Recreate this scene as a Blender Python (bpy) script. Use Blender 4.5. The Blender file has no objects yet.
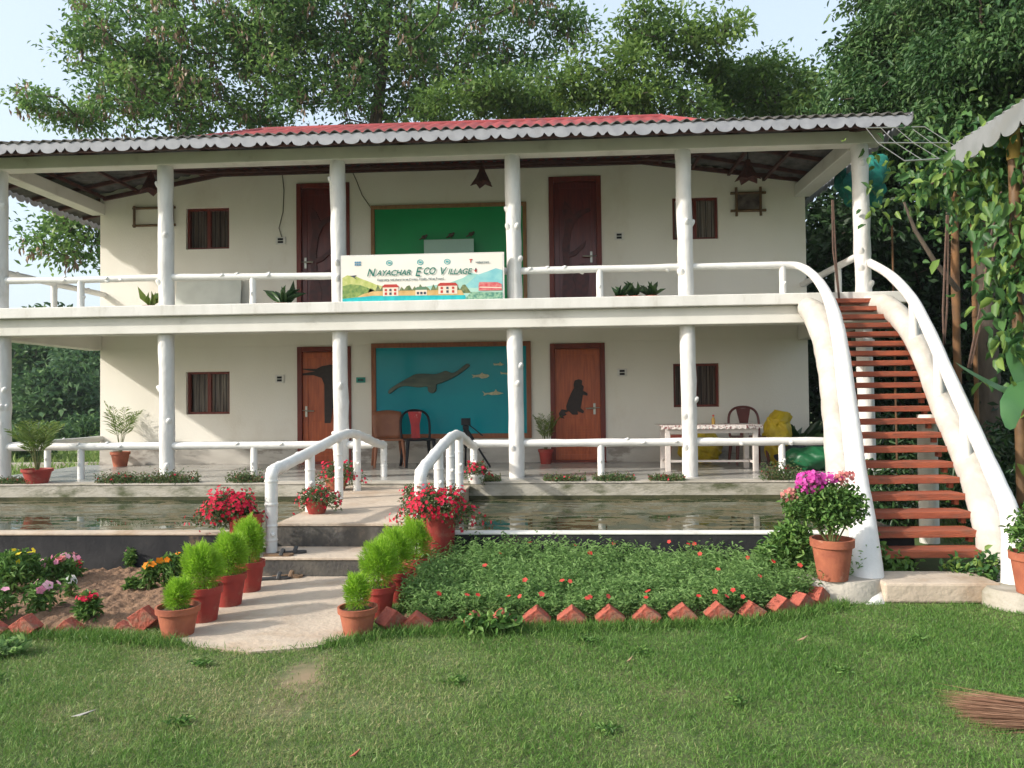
import bpy, bmesh, math, random
import numpy as np
from mathutils import Vector, Matrix
R = math.radians
random.seed(7); rng = np.random.default_rng(7)
sc = bpy.context.scene; COL = sc.collection
# ------------------------------------------------------------------ camera
EYE = Vector((0, 0, 1.6)); FL = 769.0
yaw, pitch, roll = R(3.5), R(1.25), 0.011
FW = Vector((-math.sin(yaw)*math.cos(pitch), math.cos(yaw)*math.cos(pitch), math.sin(pitch)))
r0 = Vector((math.cos(yaw), math.sin(yaw), 0)); u0 = r0.cross(FW)
RT = math.cos(roll)*r0 - math.sin(roll)*u0; UP = math.cos(roll)*u0 + math.sin(roll)*r0
cd = bpy.data.cameras.new('camera'); cam = bpy.data.objects.new('camera', cd); COL.objects.link(cam)
cam.matrix_world = Matrix(((RT.x, UP.x, -FW.x, EYE.x), (RT.y, UP.y, -FW.y, EYE.y), (RT.z, UP.z, -FW.z, EYE.z), (0, 0, 0, 1)))
cd.sensor_width = 36; cd.lens = FL/1024*36; cd.clip_start = 0.05; cd.clip_end = 6000
sc.camera = cam
# ------------------------------------------------------------------ light
SUN = Vector((0.90, 0.43, -0.60)).normalized()          # direction the light travels
w = bpy.data.worlds.new('World'); sc.world = w; w.use_nodes = True
nt = w.node_tree; bg = nt.nodes['Background']
sky = nt.nodes.new('ShaderNodeTexSky'); sky.sky_type = 'NISHITA'; sky.sun_disc = False
sky.sun_elevation = math.asin(-SUN.z); sky.sun_rotation = math.atan2(-SUN.x, -SUN.y) % (2*math.pi)
sky.air_density = 1.0; sky.dust_density = 5.0; sky.ozone_density = 1.0; sky.altitude = 10
hz = nt.nodes.new('ShaderNodeMix'); hz.data_type = 'RGBA'; hz.inputs[0].default_value = 0.55   # milky humid air over the whole sky
nt.links.new(sky.outputs[0], hz.inputs[6]); hz.inputs[7].default_value = (3.75, 4.3, 4.75, 1); nt.links.new(hz.outputs[2], bg.inputs[0]); bg.inputs[1].default_value = 0.14
sl = bpy.data.lights.new('sun', 'SUN'); sl.energy = 2.4; sl.angle = R(1.6); sl.color = (1, 0.95, 0.87)
so = bpy.data.objects.new('sun', sl); COL.objects.link(so); so.rotation_euler = SUN.to_track_quat('-Z', 'Y').to_euler(); so.location = (-20, -10, 20)
sc.view_settings.view_transform = 'Standard'; sc.view_settings.look = 'None'
sc.view_settings.exposure = 1.0; sc.view_settings.gamma = 1.0
sc.cycles.max_bounces = 7; sc.cycles.diffuse_bounces = 4; sc.cycles.transmission_bounces = 4; sc.cycles.use_denoising = True

def ray(x, y): return FW + RT*((x-512)/FL) - UP*((y-384)/FL)
def PY(x, y, Y): d = ray(x, y); return EYE + d*(Y/d.y)
def PZ(x, y, Z): d = ray(x, y); return EYE + d*((Z-1.6)/d.z)
def PX(x, y, X): d = ray(x, y); return EYE + d*(X/d.x)
# ------------------------------------------------------------------ materials
def newmat(name):
    m = bpy.data.materials.new(name); m.use_nodes = True
    n = m.node_tree.nodes; return m, n, m.node_tree.links, n['Principled BSDF']
def mat(name, c1, c2=None, scale=4, rough=0.7, bump=0.0, bscale=30, spec=0.4, metallic=0, stretch=(1, 1, 1), c3=None, s3=1.2, t3=(0.55, 0.7), coat=0, detail=6):
    m, n, l, b = newmat(name)
    tc = n.new('ShaderNodeTexCoord'); mp = n.new('ShaderNodeMapping'); mp.inputs['Scale'].default_value = stretch
    l.new(tc.outputs['Object'], mp.inputs[0])
    b.inputs['Roughness'].default_value = rough; b.inputs['Specular IOR Level'].default_value = spec; b.inputs['Metallic'].default_value = metallic
    if coat: b.inputs['Coat Weight'].default_value = coat; b.inputs['Coat Roughness'].default_value = 0.05
    if c2 is None: c2 = tuple(v*0.85 for v in c1)
    no = n.new('ShaderNodeTexNoise'); no.inputs['Scale'].default_value = scale; no.inputs['Detail'].default_value = detail
    l.new(mp.outputs[0], no.inputs[0])
    cr = n.new('ShaderNodeValToRGB'); cr.color_ramp.elements[0].position = 0.35; cr.color_ramp.elements[1].position = 0.65
    cr.color_ramp.elements[0].color = (*c1, 1); cr.color_ramp.elements[1].color = (*c2, 1); l.new(no.outputs[0], cr.inputs[0])
    out = cr.outputs[0]
    if c3 is not None:
        n3 = n.new('ShaderNodeTexNoise'); n3.inputs['Scale'].default_value = s3; n3.inputs['Detail'].default_value = 8; n3.inputs['Roughness'].default_value = 0.65
        l.new(mp.outputs[0], n3.inputs[0])
        r3 = n.new('ShaderNodeValToRGB'); r3.color_ramp.elements[0].position = t3[0]; r3.color_ramp.elements[1].position = t3[1]
        l.new(n3.outputs[0], r3.inputs[0])
        mx = n.new('ShaderNodeMix'); mx.data_type = 'RGBA'; l.new(r3.outputs[0], mx.inputs[0]); l.new(out, mx.inputs[6]); mx.inputs[7].default_value = (*c3, 1)
        out = mx.outputs[2]
    l.new(out, b.inputs['Base Color'])
    if bump:
        nb = n.new('ShaderNodeTexNoise'); nb.inputs['Scale'].default_value = bscale; nb.inputs['Detail'].default_value = 8; l.new(mp.outputs[0], nb.inputs[0])
        bp = n.new('ShaderNodeBump'); bp.inputs['Strength'].default_value = bump; bp.inputs['Distance'].default_value = 0.02
        l.new(nb.outputs[0], bp.inputs['Height']); l.new(bp.outputs[0], b.inputs['Normal'])
    return m
def leafmat(name, cols, trans=0.35, rough=0.45, spec=0.35):
    m, n, l, b = newmat(name)
    at = n.new('ShaderNodeAttribute'); at.attribute_name = 'tint'
    cr = n.new('ShaderNodeValToRGB'); e = cr.color_ramp.elements
    e[0].color = (*cols[0], 1); e[1].color = (*cols[-1], 1); e[1].position = 0.93
    for i, c in enumerate(cols[1:-1]):
        q = e.new((i+1)/(len(cols)-1)); q.color = (*c, 1)
    l.new(at.outputs['Fac'], cr.inputs[0]); l.new(cr.outputs[0], b.inputs['Base Color'])
    b.inputs['Roughness'].default_value = rough; b.inputs['Specular IOR Level'].default_value = spec
    tr = n.new('ShaderNodeBsdfTranslucent'); l.new(cr.outputs[0], tr.inputs[0])
    mx = n.new('ShaderNodeMixShader'); mx.inputs[0].default_value = trans
    l.new(b.outputs[0], mx.inputs[1]); l.new(tr.outputs[0], mx.inputs[2]); l.new(mx.outputs[0], n['Material Output'].inputs[0])
    return m
WHITE = mat('white_paint', (0.70, 0.69, 0.66), (0.60, 0.585, 0.56), 5, 0.6, 0.7, 14, c3=(0.40, 0.37, 0.32), s3=3.5, t3=(0.58, 0.85), stretch=(1, 1, .5))
WHITES = mat('white_gloss_paint', (0.72, 0.715, 0.69), (0.66, 0.65, 0.62), 5, 0.5, 0.25, 25, c3=(0.5, 0.48, 0.43), s3=6, t3=(0.66, 0.85))
CREAM = mat('cream_wall_paint', (0.80, 0.765, 0.69), (0.76, 0.72, 0.64), 1.2, 0.8, 0.2, 40, c3=(0.60, 0.53, 0.43), s3=1.1, t3=(0.56, 0.95), stretch=(1, 1, .6))
BAND = mat('off_white_band_paint', (0.68, 0.665, 0.625), (0.60, 0.585, 0.54), 2.5, 0.75, 0.2, 40, c3=(0.38, 0.35, 0.29), s3=3.5, t3=(0.56, 0.9), stretch=(1.6, 1, .5))
BEAM = mat('beam_paint', (0.70, 0.68, 0.62), (0.62, 0.60, 0.54), 2, 0.8, 0.1, 50, c3=(0.38, 0.35, 0.30), s3=2, t3=(0.6, 0.85))
FASC = mat('fascia_sheet', (0.34, 0.345, 0.37), (0.26, 0.265, 0.29), 5, 0.7, c3=(0.25, 0.24, 0.24), s3=3, t3=(0.6, 0.8))
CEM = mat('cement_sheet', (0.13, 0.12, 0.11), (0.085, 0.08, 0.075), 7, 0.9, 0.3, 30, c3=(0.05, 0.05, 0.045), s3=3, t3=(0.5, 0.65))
REDR = mat('red_roof_tile', (0.33, 0.052, 0.052), (0.22, 0.036, 0.038), 3, 0.55, 0.1, 20, c3=(0.12, 0.07, 0.06), s3=2.2, t3=(0.54, 0.75))
WOODR = mat('rafter_wood', (0.085, 0.03, 0.022), (0.05, 0.018, 0.015), 8, 0.7)
MARB = mat('skirting_marble', (0.50, 0.47, 0.42), (0.40, 0.37, 0.33), 2, 0.35, c3=(0.25, 0.22, 0.19), s3=1.1, t3=(0.52, 0.6), stretch=(1, 1, 3))
FLOOR = mat('terrace_tile', (0.38, 0.37, 0.34), (0.30, 0.29, 0.26), 1.5, 0.22, c3=(0.22, 0.21, 0.19), s3=2.5, spec=0.5)
CONC = mat('weathered_concrete', (0.46, 0.42, 0.36), (0.36, 0.33, 0.28), 3, 0.9, 0.5, 25, c3=(0.20, 0.19, 0.13), s3=1.6, t3=(0.5, 0.7))
LEDGE = mat('mossy_ledge', (0.44, 0.41, 0.35), (0.33, 0.31, 0.25), 3, 0.9, 0.5, 25, c3=(0.09, 0.10, 0.05), s3=2.2, t3=(0.48, 0.68), stretch=(1, 1, 2))
PATHC = mat('path_concrete', (0.50, 0.415, 0.325), (0.40, 0.33, 0.26), 2.2, 0.92, 0.5, 22, c3=(0.30, 0.20, 0.12), s3=1.3, t3=(0.52, 0.75))
STEPD = mat('dark_step_face', (0.11, 0.10, 0.085), (0.055, 0.052, 0.05), 5, 0.85, 0.4, 30, c3=(0.22, 0.18, 0.14), s3=4, t3=(0.55, 0.75))
TAR = mat('tarred_wall', (0.010, 0.011, 0.014), (0.026, 0.026, 0.028), 4, 0.85, 0.3, 25, c3=(0.22, 0.14, 0.08), s3=2.0, t3=(0.62, 0.74))
SOIL = mat('garden_soil', (0.25, 0.15, 0.09), (0.17, 0.10, 0.06), 9, 1.0, 0.9, 40, c3=(0.10, 0.06, 0.04), s3=5)
POTSOIL = mat('pot_soil', (0.12, 0.08, 0.05), (0.06, 0.04, 0.03), 60, 1.0, 1, 90)
TERRA = mat('terracotta', (0.36, 0.115, 0.06), (0.27, 0.08, 0.045), 9, 0.8, 0.15, 60, c3=(0.48, 0.30, 0.20), s3=6, t3=(0.6, 0.8))
REDP = mat('red_painted_pot', (0.33, 0.04, 0.03), (0.25, 0.03, 0.024), 7, 0.6, 0.1, 50, c3=(0.30, 0.13, 0.085), s3=8, t3=(0.54, 0.75))
BRICK = mat('red_painted_brick', (0.38, 0.095, 0.06), (0.28, 0.065, 0.045), 14, 0.85, 0.7, 40, c3=(0.25, 0.17, 0.11), s3=9, t3=(0.5, 0.7))
TREAD = mat('red_oxide_plank', (0.36, 0.095, 0.045), (0.25, 0.065, 0.035), 3, 0.7, 0.4, 20, c3=(0.14, 0.07, 0.045), s3=5, t3=(0.48, 0.75), stretch=(1, 5, 5))
DOORL = mat('varnished_wood', (0.46, 0.10, 0.025), (0.33, 0.06, 0.015), 3, 0.32, stretch=(9, 9, 0.9), spec=0.5)
DOORU = mat('dark_varnished_wood', (0.14, 0.022, 0.016), (0.085, 0.013, 0.011), 3, 0.28, stretch=(9, 9, 0.9), spec=0.5)
DOORF = mat('door_frame_wood', (0.17, 0.028, 0.015), (0.12, 0.019, 0.012), 3, 0.4, stretch=(6, 6, 0.6))
INLAY = mat('dark_carving', (0.022, 0.012, 0.010), (0.035, 0.02, 0.016), 20, 0.5)
INLAYR = mat('maroon_carving', (0.05, 0.012, 0.012), (0.09, 0.018, 0.016), 12, 0.4)
FRAMEW = mat('teak_frame', (0.20, 0.065, 0.028), (0.28, 0.10, 0.04), 4, 0.5, stretch=(6, 6, 1))
FRAMEY = mat('pale_teak_frame', (0.30, 0.16, 0.06), (0.22, 0.11, 0.045), 4, 0.5, stretch=(6, 6, 1))
TEAL = mat('teal_panel', (0.004, 0.24, 0.31), (0.004, 0.28, 0.33), 0.8, 0.15, spec=0.25)
GREENP = mat('green_panel', (0.006, 0.30, 0.085), (0.005, 0.24, 0.07), 0.8, 0.35, spec=0.3)
PALEG = mat('frosted_glass', (0.30, 0.46, 0.36), (0.26, 0.42, 0.33), 2, 0.2)
DOLPH = mat('dolphin_grey', (0.045, 0.07, 0.055), (0.11, 0.13, 0.095), 4, 0.45, 0.3, 30, stretch=(.6, 1, 3))
FISHM = mat('pale_fish', (0.55, 0.53, 0.34), (0.36, 0.36, 0.24), 30, 0.5)
GLASSD = mat('dark_window_pane', (0.030, 0.020, 0.018), (0.05, 0.035, 0.03), 6, 0.12, spec=0.6, stretch=(8, 1, 0.7))
CURT = mat('striped_curtain', (0.24, 0.19, 0.16), (0.09, 0.06, 0.05), 4, 0.8, stretch=(16, 1, 0.3))
CURTP = mat('pale_curtain', (0.42, 0.37, 0.32), (0.13, 0.10, 0.085), 4, 0.8, stretch=(18, 1, 0.3))
METAL = mat('brushed_metal', (0.5, 0.48, 0.42), (0.4, 0.38, 0.33), 20, 0.35, metallic=0.9)
LOGW = mat('rough_whitewashed_log', (0.54, 0.515, 0.47), (0.43, 0.405, 0.36), 5, 0.8, 1.0, 12, c3=(0.36, 0.32, 0.26), s3=4, t3=(0.5, 0.85), stretch=(1, .6, .6))
PLASW = mat('white_plastic', (0.72, 0.70, 0.66), (0.66, 0.64, 0.6), 5, 0.5)
BLACK = mat('black_plastic', (0.006, 0.007, 0.010), (0.012, 0.012, 0.016), 8, 0.4, spec=.25)
BROWNP = mat('brown_plastic', (0.30, 0.12, 0.06), (0.24, 0.09, 0.045), 5, 0.45)
MAROON = mat('maroon_plastic', (0.14, 0.035, 0.028), (0.11, 0.028, 0.022), 5, 0.4)
REDPL = mat('red_plastic', (0.50, 0.03, 0.03), (0.38, 0.02, 0.02), 14, 0.4, c3=(0.6, 0.35, 0.3), s3=12, t3=(0.6, 0.66), stretch=(1, 1, .5))
CORAL = mat('coral_plastic', (0.50, 0.11, 0.08), (0.42, 0.09, 0.065), 5, 0.5)
YSACK = mat('yellow_sack', (0.56, 0.42, 0.02), (0.42, 0.30, 0.015), 8, 0.5, 0.5, 22, c3=(0.16, 0.09, 0.02), s3=7, t3=(0.62, 0.78))
GSACK = mat('green_tarpaulin', (0.012, 0.12, 0.045), (0.01, 0.08, 0.03), 4, 0.4, 0.5, 12)
DSACK = mat('dark_cloth', (0.03, 0.035, 0.045), (0.02, 0.022, 0.03), 6, 0.7, 0.5, 12)
CLOTH = mat('patterned_tablecloth', (0.62, 0.58, 0.54), (0.58, 0.52, 0.48), 22, 0.7, c3=(0.20, 0.05, 0.05), s3=28, t3=(0.52, 0.56))
TABW = mat('table_paint', (0.66, 0.60, 0.56), (0.58, 0.52, 0.48), 8, 0.6)
BAMB = mat('bamboo', (0.10, 0.055, 0.025), (0.16, 0.09, 0.04), 10, 0.6)
BAMBY = mat('golden_bamboo', (0.42, 0.20, 0.05), (0.32, 0.15, 0.04), 6, 0.55, stretch=(1, 1, .3))
CANE = mat('woven_cane', (0.10, 0.03, 0.022), (0.05, 0.018, 0.014), 30, 0.7)
STRAW = leafmat('dry_broom_fibre', [(0.13, 0.07, 0.045), (0.24, 0.13, 0.085), (0.33, 0.20, 0.13)], 0.05, 0.8, 0.1)
ROPE = mat('rope', (0.12, 0.07, 0.05), (0.07, 0.045, 0.035), 20, 0.8)
WIRE = mat('grey_cable', (0.16, 0.14, 0.11), None, 5, 0.6)
BARK = mat('bark', (0.12, 0.095, 0.07), (0.07, 0.055, 0.042), 5, 0.9, 0.8, 18, stretch=(1, 1, .35))
BARKO = mat('orange_bark', (0.20, 0.10, 0.04), (0.10, 0.055, 0.03), 5, 0.9, 0.6, 18, c3=(0.08, 0.07, 0.045), s3=3)
STEM = mat('green_stem', (0.08, 0.13, 0.03), (0.12, 0.10, 0.04), 20, 0.7)
SHEET = mat('grey_corrugated_sheet', (0.22, 0.23, 0.235), (0.16, 0.17, 0.17), 4, 0.6, c3=(0.2, 0.2, 0.19), s3=2)
YPOST = mat('yellow_post_paint', (0.55, 0.36, 0.10), (0.45, 0.28, 0.08), 8, 0.7)
GRASSG = mat('lawn_earth', (0.075, 0.125, 0.035), (0.125, 0.135, 0.055), 1.3, 1.0, 0.6, 60, c3=(0.22, 0.16, 0.085), s3=0.8, t3=(0.60, 0.74), detail=10)
FIELD = GRASSG
DRYLEAF = mat('dry_leaf', (0.30, 0.20, 0.12), (0.22, 0.14, 0.09), 30, 0.8)
SLIP = mat('slipper_rubber', (0.035, 0.04, 0.045), (0.05, 0.05, 0.05), 20, 0.6)
SLIPT = mat('slipper_tan', (0.22, 0.14, 0.08), (0.16, 0.10, 0.06), 20, 0.7)
TEALN = mat('teal_net', (0.008, 0.16, 0.12), (0.008, 0.10, 0.08), 9, 0.8, 0.6, 20)
L_TREE = leafmat('leaf_mid_green', [(0.042, 0.10, 0.034), (0.085, 0.18, 0.05), (0.145, 0.26, 0.065), (0.22, 0.33, 0.085)], .5)
L_TREEB = leafmat('leaf_pale_pods', [(0.20, 0.13, 0.08), (0.30, 0.20, 0.13)], 0.2)
L_MID = leafmat('leaf_fresh_green', [(0.05, 0.11, 0.03), (0.095, 0.18, 0.04), (0.15, 0.25, 0.055), (0.22, 0.32, 0.07)], .45)
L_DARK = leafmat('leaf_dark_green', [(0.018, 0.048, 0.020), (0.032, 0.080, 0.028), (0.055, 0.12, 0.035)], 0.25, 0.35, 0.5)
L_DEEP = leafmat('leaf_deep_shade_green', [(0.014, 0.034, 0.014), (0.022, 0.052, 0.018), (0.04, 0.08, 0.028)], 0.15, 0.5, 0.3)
L_RIGHT = leafmat('leaf_glossy_green', [(0.025, 0.070, 0.026), (0.045, 0.11, 0.034), (0.075, 0.155, 0.045), (0.12, 0.20, 0.06)], 0.3, 0.5, 0.3)
L_VINE = leafmat('leaf_vine', [(0.03, 0.09, 0.028), (0.055, 0.14, 0.04), (0.09, 0.19, 0.05), (0.19, 0.29, 0.06)], 0.35, 0.45, 0.35)
L_BAN = leafmat('leaf_banana', [(0.06, 0.16, 0.06), (0.09, 0.22, 0.08)], 0.35, 0.35, 0.5)
L_FAR = leafmat('leaf_far', [(0.045, 0.095, 0.05), (0.075, 0.15, 0.06), (0.13, 0.23, 0.075)], 0.3, 0.6, 0.2)
L_GRASS = leafmat('grass_blade', [(0.062, 0.155, 0.024), (0.10, 0.215, 0.040), (0.15, 0.26, 0.060), (0.22, 0.29, 0.095), (0.34, 0.31, 0.16)], 0.3, 0.5, 0.3)
L_FIELD = leafmat('field_grass_blade', [(0.10, 0.17, 0.05), (0.17, 0.26, 0.07), (0.23, 0.30, 0.10)], 0.3, 0.6, 0.2)
L_COVER = leafmat('cover_leaf', [(0.10, 0.20, 0.06), (0.17, 0.30, 0.09), (0.24, 0.39, 0.13), (0.34, 0.46, 0.19)], 0.5, 0.5, 0.3)
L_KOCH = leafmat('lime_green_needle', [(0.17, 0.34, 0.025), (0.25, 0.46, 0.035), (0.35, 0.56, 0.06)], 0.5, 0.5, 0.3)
L_PET = leafmat('petunia_leaf', [(0.06, 0.10, 0.035), (0.11, 0.16, 0.06), (0.17, 0.20, 0.09)], 0.3, 0.6, 0.2)
L_GARD = leafmat('garden_leaf', [(0.06, 0.14, 0.03), (0.10, 0.21, 0.045), (0.17, 0.29, 0.07)], 0.3, 0.5, 0.3)
L_PALM = leafmat('palm_leaflet', [(0.09, 0.16, 0.03), (0.15, 0.23, 0.045), (0.22, 0.29, 0.07)], 0.35, 0.45, 0.4)
L_KERB = leafmat('kerb_plant_leaf', [(0.06, 0.12, 0.04), (0.10, 0.17, 0.06), (0.14, 0.20, 0.08), (0.20, 0.11, 0.07)], 0.3, 0.6, 0.2)
def petal(n, a, b): return leafmat(n, [a, b], 0.3, 0.6, 0.2)
F_RED = petal('crimson_petal', (0.46, 0.006, 0.03), (0.62, 0.025, 0.07))
F_SCAR = petal('scarlet_petal', (0.55, 0.035, 0.03), (0.62, 0.09, 0.07))
F_PINK = petal('pink_petal', (0.75, 0.20, 0.38), (0.80, 0.45, 0.55))
F_MAG = petal('magenta_petal', (0.55, 0.03, 0.32), (0.72, 0.14, 0.48))
F_SALM = petal('salmon_petal', (0.60, 0.16, 0.17), (0.62, 0.28, 0.24))
F_ORA = petal('orange_petal', (0.85, 0.20, 0.01), (0.85, 0.30, 0.02))
F_YEL = petal('yellow_petal', (0.80, 0.55, 0.02), (0.80, 0.66, 0.05))
F_WHT = petal('white_petal', (0.80, 0.80, 0.78), (0.75, 0.75, 0.75))
# ------------------------------------------------------------------ mesh helpers
LOC = {}
def link(o, parent=None):
    COL.objects.link(o)
    if parent is not None: o.parent = parent; LOC[o.name] = LOC[parent.name]
    else: LOC[o.name] = Vector((0, 0, 0))
def tag(o, label=None, cat=None, group=None, kind=None):
    if label: o['label'] = label
    if cat: o['category'] = cat
    if group: o['group'] = group
    if kind: o['kind'] = kind
    return o
def thing(name, label, cat, loc=(0, 0, 0), group=None):
    o = bpy.data.objects.new(name, None); o.empty_display_size = 0.1
    COL.objects.link(o); o.location = loc; LOC[o.name] = Vector(loc)
    return tag(o, label, cat, group)
def copy_tree(o, parent=None):
    c = o.copy(); COL.objects.link(c)
    if parent is not None: c.parent = parent
    for ch in list(o.children): copy_tree(ch, c)
    return c
class MB:
    def __init__(s): s.v = []; s.f = []
    def add(s, vs, fs):
        b = len(s.v); s.v += [tuple(v) for v in vs]; s.f += [tuple(i+b for i in f) for f in fs]
    def box(s, x0, x1, y0, y1, z0, z1):
        s.add([(x0, y0, z0), (x1, y0, z0), (x1, y1, z0), (x0, y1, z0), (x0, y0, z1), (x1, y0, z1), (x1, y1, z1), (x0, y1, z1)],
              [(3, 2, 1, 0), (4, 5, 6, 7), (0, 1, 5, 4), (1, 2, 6, 5), (2, 3, 7, 6), (3, 0, 4, 7)]); return s
    def obox(s, c, ax, ay, az):
        c, ax, ay, az = map(Vector, (c, ax, ay, az))
        vs = [c+i*ax+j*ay+k*az for k in (-1, 1) for i, j in ((-1, -1), (1, -1), (1, 1), (-1, 1))]
        s.add(vs, [(3, 2, 1, 0), (4, 5, 6, 7), (0, 1, 5, 4), (1, 2, 6, 5), (2, 3, 7, 6), (3, 0, 4, 7)]); return s
    def bar(s, a, b, w, h, up=(0, 0, 1)):
        a, b = Vector(a), Vector(b); d = (b-a); x = d.cross(Vector(up)).normalized(); z = x.cross(d).normalized()
        return s.obox((a+b)/2, d/2, x*w/2, z*h/2)
    def tube(s, pts, rad, seg=12, cap=True, sy=1.0):
        pts = [Vector(p) for p in pts]; n = len(pts)
        if not hasattr(rad, '__len__'): rad = [rad]*n
        rings = []; ref = None
        for i, p in enumerate(pts):
            d = (pts[min(i+1, n-1)]-pts[max(i-1, 0)]).normalized()
            if ref is None:
                ref = Vector((1, 0, 0)) if abs(d.x) < 0.9 else Vector((0, 1, 0))
            x = (ref-d*ref.dot(d)).normalized(); y = d.cross(x); ref = x
            rings.append([p+(x*math.cos(2*math.pi*k/seg)+y*math.sin(2*math.pi*k/seg)*sy)*rad[i] for k in range(seg)])
        vs = [v for r in rings for v in r]
        fs = [(i*seg+k, i*seg+(k+1) % seg, (i+1)*seg+(k+1) % seg, (i+1)*seg+k) for i in range(n-1) for k in range(seg)]
        if cap: fs += [tuple(range(seg))[::-1], tuple((n-1)*seg+k for k in range(seg))]
        s.add(vs, fs); return s
    def lathe(s, c, prof, seg=24, sx=1, sy=1, close=False):
        c = Vector(c); vs = []; n = len(prof)
        for r, z in prof:
            for k in range(seg): vs.append(c+Vector((math.cos(2*math.pi*k/seg)*r*sx, math.sin(2*math.pi*k/seg)*r*sy, z)))
        fs = [(i*seg+k, i*seg+(k+1) % seg, (i+1)*seg+(k+1) % seg, (i+1)*seg+k) for i in range(n-1) for k in range(seg)]
        if close: fs += [tuple(range(seg))[::-1], tuple((n-1)*seg+k for k in range(seg))]
        s.add(vs, fs); return s
    def prism(s, poly, y0, y1):                      # polygon in XZ, thickness along Y
        n = len(poly)
        s.add([(x, y0, z) for x, z in poly]+[(x, y1, z) for x, z in poly],
              [tuple(range(n)), tuple(range(2*n-1, n-1, -1))]+[(i, i+n, (i+1) % n+n, (i+1) % n) for i in range(n)]); return s
    def blob(s, c, rx, ry, rz, amp=0.15, seg=16, rings=10, seed=0, flat=None):
        c = Vector(c); rd = random.Random(seed); ph = [rd.uniform(0, 6.28) for _ in range(6)]
        vs = []; fs = []
        for i in range(rings+1):
            t = math.pi*i/rings
            for k in range(seg):
                a = 2*math.pi*k/seg
                q = 1+amp*(math.sin(2*a+ph[0]+t*2)*.5+math.sin(5*a+ph[1]-3*t)*.3+math.sin(9*a+ph[2]+6*t)*.2)*math.sin(t)
                z = math.cos(t)*rz*q
                if flat is not None: z = max(z, flat)
                vs.append(c+Vector((math.sin(t)*math.cos(a)*rx*q, math.sin(t)*math.sin(a)*ry*q, z)))
        for i in range(rings):
            for k in range(seg): fs.append((i*seg+k, (i+1)*seg+k, (i+1)*seg+(k+1) % seg, i*seg+(k+1) % seg))
        s.add(vs, fs); return s
    def build(s, name, m, parent=None, smooth=False, bevel=0, angle=40):
        me = bpy.data.meshes.new(name); off = LOC[parent.name] if parent is not None else Vector((0, 0, 0))
        me.from_pydata([(a-off.x, b-off.y, c-off.z) for a, b, c in s.v], [], s.f); me.update()
        bm = bmesh.new(); bm.from_mesh(me); bmesh.ops.recalc_face_normals(bm, faces=bm.faces); bm.to_mesh(me); bm.free()
        me.materials.append(m)
        if smooth:
            me.polygons.foreach_set('use_smooth', [True]*len(me.polygons)); me.set_sharp_from_angle(angle=R(angle))
        o = bpy.data.objects.new(name, me); link(o, parent)
        if bevel:
            b = o.modifiers.new('bevel', 'BEVEL'); b.width = bevel; b.segments = 2; b.limit_method = 'ANGLE'
        return o
def fastmesh(name, V, F, mats, parent=None, tint=None, mi=None):
    me = bpy.data.meshes.new(name); off = LOC[parent.name] if parent is not None else Vector((0, 0, 0))
    V = np.asarray(V, np.float32)-np.array(off, np.float32); F = np.asarray(F, np.int32); k = F.shape[1]
    me.vertices.add(len(V)); me.vertices.foreach_set('co', V.ravel())
    me.loops.add(F.size); me.loops.foreach_set('vertex_index', F.ravel())
    me.polygons.add(len(F)); me.polygons.foreach_set('loop_start', np.arange(0, F.size, k, dtype=np.int32))
    for m in (mats if isinstance(mats, (list, tuple)) else [mats]): me.materials.append(m)
    if mi is not None: me.polygons.foreach_set('material_index', np.asarray(mi, np.int32))
    me.update(calc_edges=True)
    if tint is not None:
        a = me.attributes.new('tint', 'FLOAT', 'POINT'); a.data.foreach_set('value', np.asarray(tint, np.float32))
    o = bpy.data.objects.new(name, me); link(o, parent); return o
def unit(a): return a/np.maximum(np.linalg.norm(a, axis=1, keepdims=True), 1e-6)
def leaf_arrays(C, A, L, W, bend=0.15, side=None):
    C = np.asarray(C, float); n = len(C); A = unit(np.asarray(A, float))
    L = np.broadcast_to(L, n)[:, None]; W = np.broadcast_to(W, n)[:, None]
    r = rng.normal(size=(n, 3)) if side is None else side
    S = unit(np.cross(A, r)); N = np.cross(S, A); N *= np.sign(N[:, 2:3]+1e-9)
    m = C+A*L*.5+N*L*bend
    V = np.stack([C, m+S*W*.5, C+A*L, m-S*W*.5], 1).reshape(-1, 3)
    return V, np.arange(4*n).reshape(n, 4)
def leaf6(C, A, L, W, bend=0.15):
    C = np.asarray(C, float); n = len(C); A = unit(np.asarray(A, float)); L = np.broadcast_to(L, n)[:, None]; W = np.broadcast_to(W, n)[:, None]
    S = unit(np.cross(A, rng.normal(size=(n, 3)))); N = np.cross(S, A); sg = np.sign(N[:, 2:3]+1e-9); N *= sg; D = N*L
    a, b_ = C+A*L*.28+D*bend*.7, C+A*L*.66+D*bend*.7
    V = np.stack([C, a+S*W*.46+D*.06, b_+S*W*.40+D*.05, C+A*L-D*bend*.5, b_-S*W*.40+D*.05, a-S*W*.46+D*.06], 1).reshape(-1, 3)
    i = np.arange(n)[:, None]*6; return V, np.concatenate([i+np.array([0, 1, 2, 3]), i+np.array([0, 3, 4, 5])])
def leaves(name, C, A, L, W, m, parent=None, tint=None, bend=0.15, side=None):
    if tint is None: tint = rng.random(len(C))
    if m in (L_GARD, L_VINE, L_DARK, L_COVER, L_PET, L_KERB):
        V, F = leaf6(C, A, L, W, bend); return fastmesh(name, V, F, m, parent, np.repeat(tint, 6))
    V, F = leaf_arrays(C, A, L, W, bend, side)
    return fastmesh(name, V, F, m, parent, np.repeat(tint, 4))
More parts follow.
